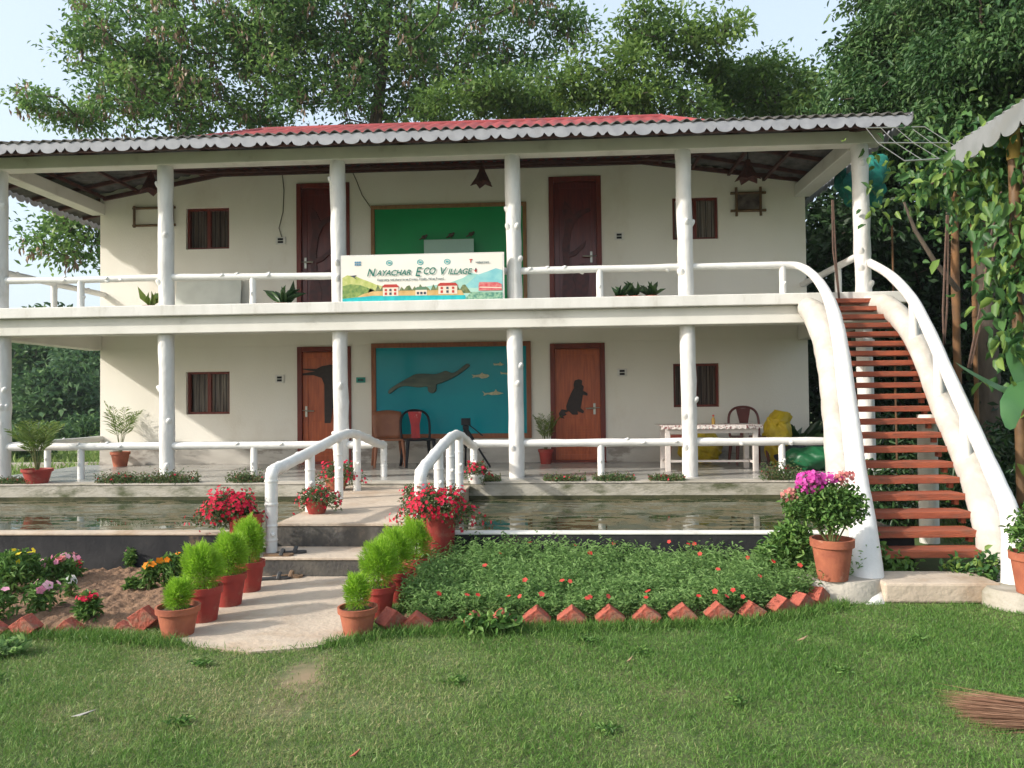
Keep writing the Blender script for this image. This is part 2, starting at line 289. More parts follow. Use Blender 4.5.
def blossoms(name, C, A, r, m, parent=None, k=5):
    """each flower k petals round its axis"""
    C = np.asarray(C, float); A = unit(np.asarray(A, float)); n = len(C); t = rng.random(n)
    r = np.broadcast_to(r, n)[:, None]
    S = unit(np.cross(A, rng.normal(size=(n, 3)))); T = np.cross(A, S); V = []; tt = []
    for j in range(k):
        a = 2*math.pi*j/k; b = math.pi/k*.95
        d = lambda q: S*math.cos(a+q)+T*math.sin(a+q)
        V.append(np.stack([C, C+d(-b)*r*.75+A*r*.15, C+d(0)*r+A*r*.1, C+d(b)*r*.75+A*r*.15], 1)); tt.append(t)
    V = np.concatenate(V).reshape(-1, 3); tt = np.repeat(np.concatenate(tt), 4)
    return fastmesh(name, V, np.arange(len(V)).reshape(-1, 4), m, parent, tt)

def flower_parts(P, A, r, m, parent, most=100):
    P = np.asarray(P); A = np.asarray(A); r = np.broadcast_to(r, len(P)); o_ = np.argsort(P[:, 1]-P[:, 2]*.7)
    for i in o_[:most]: blossoms('flower', P[i:i+1], A[i:i+1], r[i:i+1], m, parent)
    if len(P) > most:
        k = o_[most:]; q = blossoms('flowers', P[k], A[k], r[k], m, parent); q['kind'] = 'stuff'
# ------------------------------------------------------------------ ground, path, pond
def grid(name, x0, x1, y0, y1, nx, ny, zf, m, kind='structure'):
    xs = np.linspace(x0, x1, nx); ys = np.linspace(y0, y1, ny); X, Y = np.meshgrid(xs, ys)
    V = np.stack([X, Y, zf(X, Y)], -1).reshape(-1, 3); i = np.arange(nx*ny).reshape(ny, nx)
    F = np.stack([i[:-1, :-1], i[:-1, 1:], i[1:, 1:], i[1:, :-1]], -1).reshape(-1, 4)
    o = fastmesh(name, V, F, m); o.data.polygons.foreach_set('use_smooth', [True]*len(F)); return tag(o, kind=kind)
g = MB(); g.add([(-2500, -1500, -0.004), (2500, -1500, -0.004), (2500, 3500, -0.004), (-2500, 3500, -0.004)], [(0, 1, 2, 3)])
tag(g.build('ground', GRASSG), kind='structure')
def vnoise(X, Y, s=1.0, seed=0):
    r = np.random.default_rng(seed); z = 0
    for k in range(10):
        a, b, c = r.normal(size=2)*s*(1+k*.6), 0, r.random()*6.28
        z = z+np.sin(X*a[0]+Y*a[1]+c)/(1+k*.5)
    return z/3.0
# concrete path in front of the steps
pth = [(-2.78, 6.92), (-2.80, 6.3), (-2.74, 5.6), (-2.66, 5.1), (-2.4, 4.93), (-2.0, 4.82), (-1.6, 4.93), (-1.42, 5.2), (-1.45, 5.9), (-1.40, 6.4), (-1.30, 6.92)]
m_ = MB(); m_.add([(x, y, 0.02) for x, y in pth]+[(x, y, -0.05) for x, y in pth], [tuple(range(len(pth)))]+[(i, i+len(pth), (i+1) % len(pth)+len(pth), (i+1) % len(pth)) for i in range(len(pth))])
tag(m_.build('garden_path', PATHC), kind='structure')
# steps and walkway over the pond
es = thing('entrance_steps', 'two broad concrete steps with dark faces leading up to the walkway', 'steps', (-2.1, 6.93, 0))
MB().box(-2.86, -1.22, 6.93, 7.46, 0, 0.165).build('riser', STEPD, es, bevel=0.008)
MB().box(-2.86, -1.22, 6.92, 7.46, 0.165, 0.19).build('step_top', PATHC, es, bevel=0.006)
MB().box(-2.80, -1.26, 7.46, 7.60, 0, 0.385).build('riser', STEPD, es, bevel=0.006)
ww = MB().box(-2.80, -1.26, 7.45, 10.75, 0.388, 0.42).box(-2.78, -1.28, 7.602, 10.75, 0.0, 0.386)
tag(ww.build('walkway', PATHC, bevel=0.006), kind='structure')
# pond
pw = thing('pond_wall', 'low tarred black garden pond wall with pale worn rim, left and right of the steps', 'pond wall', (-2.1, 7.1, 0))
MB().box(-9.6, -2.87, 7.1, 7.26, 0, 0.36).build('wall_run', TAR, pw)
MB().box(-9.6, -2.87, 7.09, 7.27, 0.362, 0.385).build('rim', PATHC, pw, bevel=0.006)
MB().box(-1.21, 3.15, 7.1, 7.24, 0, 0.365).build('wall_run', TAR, pw)
MB().box(-1.21, 3.15, 7.09, 7.24, 0.367, 0.385).build('rim', BAND, pw, bevel=0.006)
MB().box(3.0, 3.15, 7.30, 10.72, 0, 0.36).build('side_wall', LEDGE, pw)
MB().box(-9.6, -9.42, 7.30, 10.72, 0, 0.36).build('side_wall', LEDGE, pw)
wm, n, l, b = newmat('murky_water')
b.inputs['Base Color'].default_value = (0.055, 0.062, 0.03, 1); b.inputs['Roughness'].default_value = 0.04; b.inputs['IOR'].default_value = 1.33
tc = n.new('ShaderNodeTexCoord'); mp = n.new('ShaderNodeMapping'); mp.inputs['Scale'].default_value = (1, 2.6, 1); l.new(tc.outputs['Object'], mp.inputs[0])
no = n.new('ShaderNodeTexNoise'); no.inputs['Scale'].default_value = 2.6; no.inputs['Detail'].default_value = 9; no.inputs['Roughness'].default_value = 0.7; l.new(mp.outputs[0], no.inputs[0])
cr = n.new('ShaderNodeValToRGB'); cr.color_ramp.elements[0].position = 0.50; cr.color_ramp.elements[1].position = 0.56; l.new(no.outputs[0], cr.inputs[0])
mx = n.new('ShaderNodeMix'); mx.data_type = 'RGBA'; l.new(cr.outputs[0], mx.inputs[0]); mx.inputs[6].default_value = (0.022, 0.038, 0.016, 1); mx.inputs[7].default_value = (0.12, 0.10, 0.055, 1); l.new(mx.outputs[2], b.inputs['Base Color'])
mr = n.new('ShaderNodeMapRange'); l.new(cr.outputs[0], mr.inputs[0]); mr.inputs[3].default_value = 0.03; mr.inputs[4].default_value = 0.6; l.new(mr.outputs[0], b.inputs['Roughness'])
nb = n.new('ShaderNodeTexNoise'); nb.inputs['Scale'].default_value = 3; l.new(tc.outputs['Object'], nb.inputs[0]); bp = n.new('ShaderNodeBump'); bp.inputs['Strength'].default_value = 0.10; bp.inputs['Distance'].default_value = 0.02
l.new(nb.outputs[0], bp.inputs['Height']); l.new(bp.outputs[0], b.inputs['Normal'])
for a_, b_ in ((-9.42, -2.79), (-1.27, 3.0)):
    q = MB(); q.add([(a_, 7.2, 0.225), (b_, 7.2, 0.225), (b_, 10.75, 0.225), (a_, 10.75, 0.225)], [(0, 1, 2, 3)]); tag(q.build('pond_water', wm), kind='structure')
wm_, n, l, b = newmat('worn_earth'); b.inputs['Roughness'].default_value = 1
tc = n.new('ShaderNodeTexCoord'); mp = n.new('ShaderNodeMapping'); mp.inputs['Location'].default_value = (1.5*3.4, -4.36*1.35, 0); mp.inputs['Scale'].default_value = (3.4, 1.35, 1); l.new(tc.outputs['Object'], mp.inputs[0])
no = n.new('ShaderNodeTexNoise'); no.inputs['Scale'].default_value = 9; no.inputs['Detail'].default_value = 8; l.new(tc.outputs['Object'], no.inputs[0])
ln = n.new('ShaderNodeVectorMath'); ln.operation = 'LENGTH'; l.new(mp.outputs[0], ln.inputs[0])
ad = n.new('ShaderNodeMath'); ad.operation = 'MULTIPLY_ADD'; l.new(no.outputs[0], ad.inputs[0]); ad.inputs[1].default_value = 1.3; l.new(ln.outputs['Value'], ad.inputs[2])
cr = n.new('ShaderNodeValToRGB'); e_ = cr.color_ramp.elements; e_[0].position = .45; e_[0].color = (.23, .17, .10, 1); e_[1].position = .98; e_[1].color = (.09, .125, .04, 1); q_ = e_.new(.72); q_.color = (.13, .13, .06, 1)
dv = n.new('ShaderNodeMath'); dv.operation = 'MULTIPLY'; dv.inputs[1].default_value = .62; l.new(ad.outputs[0], dv.inputs[0]); l.new(dv.outputs[0], cr.inputs[0]); l.new(cr.outputs[0], b.inputs['Base Color'])
wp = MB(); wp.add([(-1.5+1.15*math.cos(2*math.pi*k_/40), 4.36+1.15*math.sin(2*math.pi*k_/40)*.9, 0.0) for k_ in range(40)], [tuple(range(40))]); tag(wp.build('worn_earth', wm_), kind='structure')
# soil bed left
grid('soil_bed', -6.4, -2.78, 5.28, 7.08, 260, 130, lambda X, Y: 0.05+0.022*vnoise(X, Y, 9, 3)+0.018*vnoise(X, Y, 26, 4)+0.016*np.abs(vnoise(X, Y, 48, 9))-0.06*np.clip((5.42-Y)/.14, 0, 1)-0.06*np.clip((X+2.95)/.17, 0, 1), SOIL)
grid('planting_bed', -1.15, 2.3, 5.50, 7.08, 60, 30, lambda X, Y: 0.03+0.02*vnoise(X, Y, 6, 5)-0.12*np.clip((np.interp(X, [-1.2, .6, 1.2, 1.6, 2.3], [5.55, 5.68, 5.78, 5.98, 6.4])+.06-Y)/.12, 0, 1), SOIL)
# side road and field edge on the left, behind the terrace
MBr = MB(); MBr.add([(-40, 17.0, 0.004), (-8.9, 18.3, 0.004), (-8.9, 19.8, 0.004), (-40, 18.5, 0.004)], [(0, 1, 2, 3)]); tag(MBr.build('side_path', PATHC), kind='structure')
kb = MB(); kb.bar((-40, 17.0, .06), (-8.9, 18.3, .06), .15, .30); tag(kb.build('path_kerb', CONC), kind='structure')

# ------------------------------------------------------------------ the lodge
YF, YW = 11.4, 14.1; XL, XR = -8.7, 4.47
lodge = thing('guest_lodge', 'two storey cream veranda lodge with white tree trunk pillars and red topped roof', 'lodge', (-2.1, 12.5, 0))
def wall_with_holes(x0, x1, z0, z1, holes, y0, y1, mb):
    xs = sorted({x0, x1, *[h[0] for h in holes], *[h[1] for h in holes]}); zs = sorted({z0, z1, *[h[2] for h in holes], *[h[3] for h in holes]})
    for i in range(len(xs)-1):
        for j in range(len(zs)-1):
            cx, cz = (xs[i]+xs[i+1])/2, (zs[j]+zs[j+1])/2
            if not any(h[0] < cx < h[1] and h[2] < cz < h[3] for h in holes): mb.box(xs[i], xs[i+1], y0, y1, zs[j], zs[j+1])
WIN = [(-7.02, -6.18, 4.53, 5.32), (2.10, 2.92, 4.50, 5.27), (-7.02, -6.18, 1.41, 2.21), (2.07, 2.89, 1.45, 2.24)]
DOR = [(-4.88, -3.87, 3.02, 5.72), (-0.15, 0.81, 3.02, 5.71), (-4.88, -3.86, 0.47, 2.65), (-0.16, 0.84, 0.47, 2.64)]
wb = MB(); wall_with_holes(XL, XR, 0.0, 2.67, [WIN[2], WIN[3], DOR[2], DOR[3]], YW, YW+.22, wb)
wb.box(XL, XL+.22, YW+.222, 20.5, 0, 6.1); wb.box(XR-.22, XR, YW+.222, 20.5, 0, 6.1); wb.box(XL, XR, 20.502, 20.7, 0, 6.1)
wb.build('wall', CREAM, lodge)
wb = MB(); wall_with_holes(XL, XR, 2.672, 5.95, [WIN[0], WIN[1], DOR[0], DOR[1]], YW, YW+.22, wb); wb.build('wall', CREAM, lodge)
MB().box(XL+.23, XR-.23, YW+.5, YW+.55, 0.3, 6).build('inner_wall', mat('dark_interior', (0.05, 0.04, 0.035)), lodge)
# terrace floor + ledge
MB().box(-9.0, 4.9, 10.76, YW, 0.0, 0.44).box(-9.0, XL-.005, YW, 20.7, 0, 0.44).build('plinth', LEDGE, lodge, bevel=0.01)
MB().box(-8.98, 4.88, 11.05, YW-.002, 0.442, 0.47).build('terrace_floor', FLOOR, lodge)
MB().box(-8.99, 4.89, 10.75, 11.045, 0.442, 0.462).build('terrace_edge', CONC, lodge, bevel=0.006)
MOSS = mat('wet_moss', (0.035, 0.038, 0.018), (0.075, 0.075, 0.035), 6, 0.9, 0.4, 25)
MB().box(-8.99, 3.0, 10.752, 10.759, 0.2, 0.275).build('moss_line', MOSS, lodge)
sk = MB()
for a_, b_ in ((XL, -4.90), (-3.84, -0.18), (0.86, XR)): sk.box(a_, b_, YW-.02, YW-.003, 0.472, 0.90)
sk.build('skirting', MARB, lodge)
# upper slab
MB().box(-8.95, 4.86, 11.18, YW-.002, 2.93, 3.02).build('floor_slab', BEAM, lodge)
MB().box(-8.98, 4.95, 11.10, 11.36, 2.925, 3.085).build('slab_edge', BAND, lodge, bevel=0.012)
MB().box(-8.92, 4.86, 11.20, 11.52, 2.67, 2.923).box(-8.92, -8.66, 11.522, YW-.003, 2.64, 2.923).box(4.30, 4.60, 11.522, YW-.003, 2.64, 2.923).build('slab_beam', BEAM, lodge, bevel=0.01)
MB().box(-8.95, -8.75, 11.362, YW, 2.925, 3.085).build('slab_edge', BAND, lodge, bevel=0.01); MB().box(4.66, 4.93, 11.362, YW+2, 2.925, 3.085).build('slab_edge', BAND, lodge, bevel=0.01)
# roof beam
MB().box(-8.92, 4.70, 11.28, 11.52, 5.25, 5.44).build('roof_beam', BEAM, lodge, bevel=0.012)
MB().box(-8.86, -8.60, 11.522, YW-.003, 5.22, 5.44).build('roof_beam', BEAM, lodge, bevel=0.012)
MB().box(4.28, 4.56, 11.522, YW-.003, 5.22, 5.44).build('roof_beam', BEAM, lodge, bevel=0.012)
# columns (painted trunks with branch stubs)
def log(mb, pts, r, seed, seg=14, knots=0, step=0.22, amp=0.05, kr=0.035):
    rd = random.Random(seed); P = []; Rr = []
    for i in range(len(pts)-1):
        a, b = Vector(pts[i]), Vector(pts[i+1]); n = max(2, int((b-a).length/step))
        for k in range(n): P.append(a.lerp(b, k/n))
    P.append(Vector(pts[-1]))
    for i in range(len(P)):
        Rr.append(r*(1+rd.uniform(-amp, amp)))
        if 0 < i < len(P)-1: P[i] = P[i]+Vector((rd.uniform(-1, 1), rd.uniform(-1, 1), rd.uniform(-1, 1)))*r*amp*.8
    mb.tube(P, Rr, seg)
    for k in range(knots):
        i = rd.randrange(1, len(P)-1); d = (P[i+1]-P[i]).normalized(); s = d.cross(Vector((rd.uniform(-1, 1), rd.uniform(-1, .1), rd.uniform(-1, 1)))).normalized()
        if s.y > 0.3: s = -s
        mb.tube([P[i]+s*r*.6-d*kr*1.2, P[i]+s*(r+kr*.1), P[i]+s*(r+kr*.55)+d*kr*.5, P[i]+s*(r+kr*.7)+d*kr*.7], [kr*1.7, kr*1.15, kr*.7, kr*.35], 10)
ci = 0
for pxu, pxl in ((0, 3), (166, 167), (338.5, 341), (513.5, 516), (684.5, 689), (863, 866)):
    a = PY(pxu, 230, YF).x; bq = PY(pxl, 405, YF).x
    if pxu == 863: a = 4.41; bq = 4.42
    m1 = MB(); log(m1, [(a+.01, YF, 3.0), (a, YF, 4.2), (a-.01, YF, 5.25)], 0.114, 10+ci, 18, knots=4); m1.build('pillar', WHITE, lodge, smooth=True, angle=60)
    m1 = MB(); log(m1, [(bq, YF, 0.465), (bq, YF, 1.6), (bq-.01, YF, 2.67)], 0.114, 30+ci, 18, knots=3); m1.build('pillar', WHITE, lodge, smooth=True, angle=60); ci += 1
# railings
def railing(pts, posts, zf, r=0.052, seed=0, name='railing', par=None, m=WHITES, pr=0.05):
    mb = MB(); log(mb, pts, r, seed, 12, knots=max(2, len(pts)*2), amp=0.06, kr=.02)
    o = mb.build(name, m, par, smooth=True, angle=60)
    for i, (a, z) in enumerate(posts):
        p = MB(); log(p, [a, (a[0], a[1], z)], pr, seed+50+i, 12, knots=1, kr=.018, amp=.06); p.build('rail_post', m, par, smooth=True, angle=60)
    return o
ur = [PY(x, y, YF) for x, y in ((-6, 281), (81, 280), (166, 277.5), (253, 276.5), (338, 276), (426, 273), (514, 271), (600, 269), (685, 267), (782, 265))]
railing(ur, [((PY(x, 300, YF).x, YF, 3.03), PY(x, yy, YF).z) for x, yy in ((81, 280), (253, 277), (600, 270), (783, 266))], 0, seed=1, par=lodge)
lr = [PY(x, y, YF-.02) for x, y in ((-6, 449), (81, 447), (166, 445.5), (262, 445.5), (300, 445))]
lzz = PY(166, 446, YF).z
railing([(-8.7, YF, lzz), (-6, YF, lzz), (-2.80, YF, lzz)], [((x, YF, .44), lzz) for x in (PY(81, 460, YF).x, PY(254, 460, YF).x)], 0, r=.058, seed=2, par=lodge)
railing([(-1.28, YF, lzz), (1, YF, lzz), (4.05, YF, lzz)], [((x, YF, .44), lzz) for x in (PY(601, 460, YF).x, PY(782, 460, YF).x)], 0, r=.058, seed=3, par=lodge)
railing([(-8.66, YF+.1, 3.70), (-8.66, 12.8, 3.70), (-8.62, YW, 3.70)], [((-8.66, 12.7, 3.02), 3.70)], 0, seed=4, par=lodge)
railing([(-8.7, YF+.1, lzz), (-8.7, 12.8, lzz), (-8.68, YW, lzz)], [((-8.7, 12.6, .44), lzz)], 0, seed=5, par=lodge)
railing([(4.42, YF+.1, 3.68), (4.42, 12.8, 3.66), (4.40, YW, 3.64)], [((4.42, 12.4, 3.02), 3.68)], 0, seed=6, par=lodge)
# roof
def slope(name, e0, e1, t1, t0, m, pitch=0.16, amp=0.022, nv=8, par=lodge, tiles=False):
    e0, e1, t0, t1 = map(Vector, (e0, e1, t0, t1)); U = (e1-e0); Lu = U.length; nu = int(Lu/pitch*8); ud = U.normalized(); N = U.cross(t0-e0).normalized()
    if N.z < 0: N = -N
    V = []
    for j in range(nv+1):
        v = j/nv
        for i in range(nu+1):
            a, b = e0.lerp(t0, v), e1.lerp(t1, v); p = a.lerp(b, i/nu); s = (p-e0).dot(ud)
            h = amp*math.sin(2*math.pi*s/pitch)
            V.append(p+N*(h+(0.015*((j) % 2) if tiles else 0)))
    F = [(j*(nu+1)+i, j*(nu+1)+i+1, (j+1)*(nu+1)+i+1, (j+1)*(nu+1)+i) for j in range(nv) for i in range(nu)]
    o = fastmesh(name, np.array([tuple(v) for v in V]), np.array(F), m, par)
    o.data.polygons.foreach_set('use_smooth', [True]*len(F))
    sm = o.modifiers.new('solid', 'SOLIDIFY'); sm.thickness = 0.012; sm.offset = 1
    return o
EL, ER, EF, EZ = -9.75, 4.82, 10.70, 5.45
TL, TR, TY, TZ = -6.3, 1.55, 14.15, 6.06
EB = 21.6
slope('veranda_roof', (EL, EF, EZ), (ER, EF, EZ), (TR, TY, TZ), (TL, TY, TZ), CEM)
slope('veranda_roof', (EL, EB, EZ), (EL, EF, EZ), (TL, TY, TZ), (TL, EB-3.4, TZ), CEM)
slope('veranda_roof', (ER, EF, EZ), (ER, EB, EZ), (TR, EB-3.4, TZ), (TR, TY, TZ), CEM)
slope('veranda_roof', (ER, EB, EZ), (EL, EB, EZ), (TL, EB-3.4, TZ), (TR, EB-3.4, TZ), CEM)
RY = 17.3
rl, rr_ = PY(262, 125.5, RY), PY(662, 113.5, RY); rz = (rl.z+rr_.z)/2-.10; rl.z = rr_.z = rz
BLx, BRx, BY, BZ = -8.2, 3.6, 12.7, 5.93
slope('red_roof', (BLx, BY, BZ), (BRx, BY, BZ), rr_, rl, REDR, pitch=0.30, amp=0.014, nv=34, tiles=True)
slope('red_roof', (BLx, EB-1.7, BZ), (BLx, BY, BZ), rl, rl+Vector((0, .4, 0)), REDR, pitch=0.24, amp=0.028, nv=14)
slope('red_roof', (BRx, BY, BZ), (BRx, EB-1.7, BZ), rr_+Vector((0, .4, 0)), rr_, REDR, pitch=0.24, amp=0.028, nv=14)
slope('red_roof', (BRx, EB-1.7, BZ), (BLx, EB-1.7, BZ), rl+Vector((0, .4, 0)), rr_+Vector((0, .4, 0)), REDR, pitch=0.24, amp=0.028, nv=14)
rc = MB(); rc.tube([rl, rr_], .07, 10); rc.tube([rl, (BLx, BY, BZ+.03)], .06, 10); rc.tube([rr_, (BRx, BY, BZ+.03)], .06, 10); rc.build('ridge_cap', REDR, lodge, smooth=True)
# rafters and purlins
rf = MB()
for i in range(15):
    x = EL+0.35+i*1.0
    top = TY; 
    if x < TL: top = EF+(x-EL)/(TL-EL)*(TY-EF)
    if x > TR: top = EF+(ER-x)/(ER-TR)*(TY-EF)
    if top-EF > .5:
        zt = EZ+(top-EF)/(TY-EF)*(TZ-EZ)
        rf.bar((x, EF+.1, EZ-.045), (x, top, zt-.045), .06, .07)
for v in (0.33, 0.52, 0.72, 0.9):
    y = EF+(TY-EF)*v; z = EZ+(TZ-EZ)*v-.10; a_, b_ = EL+(TL-EL)*v, ER+(TR-ER)*v
    rf.bar((a_, y, z), (b_, y, z), .05, .05)
    rf.bar((a_, y, z), (a_, 20, z), .05, .05); rf.bar((b_, y, z), (b_, 20, z), .05, .05)
for v in range(1, 8):
    y = EF+.6+v*.75
    if y < TY+3: 
        xt = min(TL, EL+(y-EF)); rf.bar((EL+.1, y, EZ-.04), (xt, y, EZ+(xt-EL)/(TL-EL)*(TZ-EZ)-.04), .05, .06)
        xt = max(TR, ER-(y-EF)); rf.bar((ER-.1, y, EZ-.04), (xt, y, EZ+(ER-xt)/(ER-TR)*(TZ-EZ)-.04), .05, .06)
rf.bar((EL+.05, EF+.05, EZ-.08), (TL, TY, TZ-.09), .07, .09); rf.bar((ER-.05, EF+.05, EZ-.08), (TR, TY, TZ-.09), .07, .09)
rf.bar((XL+.1, YW-.06, 5.52), (TL, YW-.06, 5.92), .06, .07); rf.bar((TL, YW-.06, 5.92), (TR, YW-.06, 5.92), .06, .07); rf.bar((TR, YW-.06, 5.92), (XR-.1, YW-.06, 5.52), .06, .07)
rf.build('rafters', WOODR, lodge)
# scalloped fascia
def fascia(a, b, seed):
    a, b = Vector(a), Vector(b); L = (b-a).length; d = (b-a)/L; n = max(1, round(L/.37)); mb = MB(); s = L/n; per = 14; nn = Vector((-d.y, d.x, 0))*.006
    if seed == 0: nn = Vector((0, .006, 0))
    top = []; bot = []
    rd = random.Random(seed)
    for i in range(n):
        dz = rd.uniform(-.006, .006)
        for k in range(per+(i == n-1)):
            u = k/per
            top.append(a+d*s*(i+u)); q_ = math.sqrt(max(0, 1-(2*u/.64-1)**2)) if u < .64 else 1-abs((u-.64)/.18-1)
            bot.append(a+d*s*(i+u)-Vector((0, 0, .085+dz+.07*q_)))
    m = len(top)
    vs = [p+nn for p in top]+[p+nn for p in bot]+[p-nn for p in top]+[p-nn for p in bot]
    fs = []
    for i in range(m-1): fs += [(i, i+1, m+i+1, m+i), (2*m+i, 3*m+i, 3*m+i+1, 2*m+i+1), (m+i, m+i+1, 3*m+i+1, 3*m+i), (i, 2*m+i, 2*m+i+1, i+1)]
    mb.add(vs, fs); return mb.build('scalloped_fascia', FASC, lodge)
fascia((EL-.02, EF+.02, EZ-.005), (ER+.02, EF+.02, EZ-.015), 0); fascia((EL-.03, EF, EZ+.04), (EL-.03, 21, EZ+.04), 1); fascia((ER+.03, EF, EZ+.03), (ER+.03, 21, EZ+.03), 2)
MB().box(EL+.02, ER-.02, EF+.06, EF+.10, EZ-.15, EZ-.05).build('eave_board', WOODR, lodge)
# windows
def window(x0, x1, z0, z1, dark, seed):
    wnd = MB(); t = .045; Y = YW+.07
    wnd.box(x0, x1, Y, Y+.07, z0, z0+t).box(x0, x1, Y, Y+.07, z1-t, z1).box(x0, x0+t, Y, Y+.07, z0+t, z1-t).box(x1-t, x1, Y, Y+.07, z0+t, z1-t).box((x0+x1)/2-t*.7, (x0+x1)/2+t*.7, Y-.01, Y+.06, z0+t, z1-t)
    f = wnd.build('window', DOORF, lodge)
    gb = MB()
    for i in range(1, 8):
        if i == 4: continue
        x = x0+(x1-x0)*i/8; gb.tube([(x, Y+.02, z0+t), (x, Y+.02, z1-t)], .006, 6)
    gb.build('grille', BLACK, f)
    cb = MB(); cv = []; nn = 60
    for i in range(nn+1):
        x = x0+.03+(x1-x0-.06)*i/nn; y = Y+.12+.014*math.sin(i*.9+seed)+.008*math.sin(i*2.3)
        cv += [(x, y, z0), (x, y, z1)]
    cb.add(cv, [(2*i, 2*i+2, 2*i+3, 2*i+1) for i in range(nn)]); cb.build('curtain', CURT if dark else CURTP, f, smooth=True)
    return f
for i, wd in enumerate(WIN): window(*wd, i in (0, 3), i)
# doors
ELE = [(.02, .0), (.02, .56), (-.02, .66), (-.14, .70), (-.30, .70), (-.30, .73), (-.12, .755), (-.30, .785), (-.30, .80), (-.10, .79), (-.02, .83), (.10, .85), (.22, .85), (.30, .80), (.34, .70), (.34, .52), (.30, .40), (.33, .25), (.30, .10), (.32, .0), (.24, .0), (.22, .2), (.14, .22), (.11, .0)]
OTT = [(-.02, .0), (.06, .03), (.02, .07), (.10, .10), (.17, .03), (.28, .03), (.27, .10), (.38, .05), (.40, .10), (.33, .16), (.36, .30), (.38, .42), (.47, .40), (.47, .45), (.38, .50), (.40, .58), (.36, .62), (.37, .70), (.30, .73), (.22, .70), (.20, .62), (.21, .56), (.15, .46), (.09, .32), (.05, .20), (.06, .12), (-.04, .14), (-.10, .06), (-.08, -.02), (.02, -.05)]
def door(d, m, kind, hs):
    x0, x1, z0, z1 = d; w_ = x1-x0; h = z1-z0; Y = YW+.03; t = .09
    fr = MB().box(x0, x0+t, YW-.03, YW+.12, z0, z1).box(x1-t, x1, YW-.03, YW+.12, z0, z1).box(x0+t, x1-t, YW-.03, YW+.12, z1-t, z1).build('door', DOORF, lodge, bevel=.008)
    lf = MB().box(x0+t+.003, x1-t-.003, Y+.01, Y+.05, z0+.01, z1-t-.003)
    ix0, ix1, iz0, iz1 = x0+t+.10, x1-t-.10, z0+.14, z1-t-.12
    for q in ((ix0-.1, ix0, iz0-.1, iz1+.1), (ix1, ix1+.1, iz0-.1, iz1+.1), (ix0, ix1, iz0-.1, iz0), (ix0, ix1, iz1, iz1+.1)): lf.box(q[0], q[1], Y-.005, Y+.009, q[2], q[3])
    if kind != 'tree': lf.box(ix0+.07, ix1-.07, Y-.004, Y+.008, iz0+.06, iz0+h*.30)
    for k in range(9):
        z = iz0+.09+k*.052
        if kind == 'otter': lf.box(ix0+.1, ix1-.1, Y-.010, Y-.0045, z, z+.02)
    lf.build('door_leaf', m, fr, bevel=.006)
    def carve(poly, cx, cz, s, mm, y=Y-.016):
        MB().prism([(cx+a*s, cz+b_*s) for a, b_ in poly], y, Y-.001).build('carving', mm, fr, bevel=.004)
    if kind == 'otter': carve(OTT, x0+.24*w_, z0+.385*h, .93, INLAY)
    if kind == 'elephant': carve(ELE, x0+.47*w_, z0+.345*h, 1.28, INLAY)
    if kind == 'tree':
        tx = ix0+.16
        carve([(-.06, 0), (.10, 0), (.12, .5), (.03, .8), (.02, 1.2), (.06, 1.5), (.14, 1.68), (.28, 1.80), (.42, 1.86), (.40, 1.92), (.22, 1.88), (.10, 1.8), (.02, 1.98), (-.06, 2.06), (-.10, 1.9), (-.05, 1.6), (-.12, 1.2), (-.08, .8), (-.13, .4)], tx, iz0+.05, 1.0, INLAYR)
        carve([(.0, 0), (.22, .02), (.35, .3), (.38, .62), (.28, .86), (.14, .80), (.04, .5)], ix0+.16, iz0+.10, 1.0, INLAYR, Y-.010)
        carve([(0, 0), (.14, .05), (.30, .20), (.33, .32), (.26, .26), (.12, .14), (0, .09)], ix0+.16, iz0+1.05, 1.0, INLAYR, Y-.022)
    hx = x0+w_*(.16 if hs < 0 else .80); hz = z0+h*.45
    hm = MB().box(hx-.02, hx+.02, Y-.025, Y-.012, hz-.11, hz+.09); hm.tube([(hx, Y-.02, hz), (hx, Y-.06, hz), (hx+hs*-.16, Y-.065, hz)], .013, 8); hm.tube([(hx-.1, Y-.03, hz+.01), (hx+.1, Y-.03, hz+.01)], .008, 6)
    hm.build('handle', METAL, fr)
    MB().box(x0, x1, YW-.12, YW-.033, z0, z0+.035).build('threshold', DOORF, fr)
door(DOR[0], DOORU, 'tree', -1); door(DOR[1], DOORU, 'tree', 1); door(DOR[2], DOORL, 'elephant', -1); door(DOR[3], DOORL, 'otter', 1)
# ------------------------------------------------------------------ things on the facade
def frame_panel(name, label, cat, x0, x1, z0, z1, fm, pm, t=.085, Y=YW):
    o = thing(name, label, cat, ((x0+x1)/2, Y, z0))
    MB().box(x0, x1, Y-.05, Y-.003, z0, z0+t).box(x0, x1, Y-.05, Y-.003, z1-t, z1).box(x0, x0+t, Y-.05, Y-.003, z0+t, z1-t).box(x1-t, x1, Y-.05, Y-.003, z0+t, z1-t).build('frame', fm, o, bevel=.006)
    MB().box(x0+t, x1-t, Y-.022, Y-.006, z0+t, z1-t).build('panel', pm, o)
    return o
td = frame_panel('relief_panel', 'large teal framed panel with a dolphin and small fish on the ground floor wall', 'wall panel', -3.47, -.51, .92, 2.69, FRAMEW, TEAL)
def smooth_poly(pts, n=4):
    P = pts; out = []; N = len(P)
    for i in range(N):
        p0, p1, p2, p3 = (Vector((*P[(i+k-1) % N], 0)) for k in range(4))
        for k in range(n):
            t = k/n; v = 0.5*((2*p1)+(p2-p0)*t+(2*p0-5*p1+4*p2-p3)*t*t+(3*p1-p0-3*p2+p3)*t**3); out.append((v.x, v.y))
    return out
def W(px, py, Y=YW-.03): v = PY(px, py, Y); return (v.x, v.z)
zz = lambda L, ox, oy, s: [W(ox+a/s, oy+b_/s) for a, b_ in L]
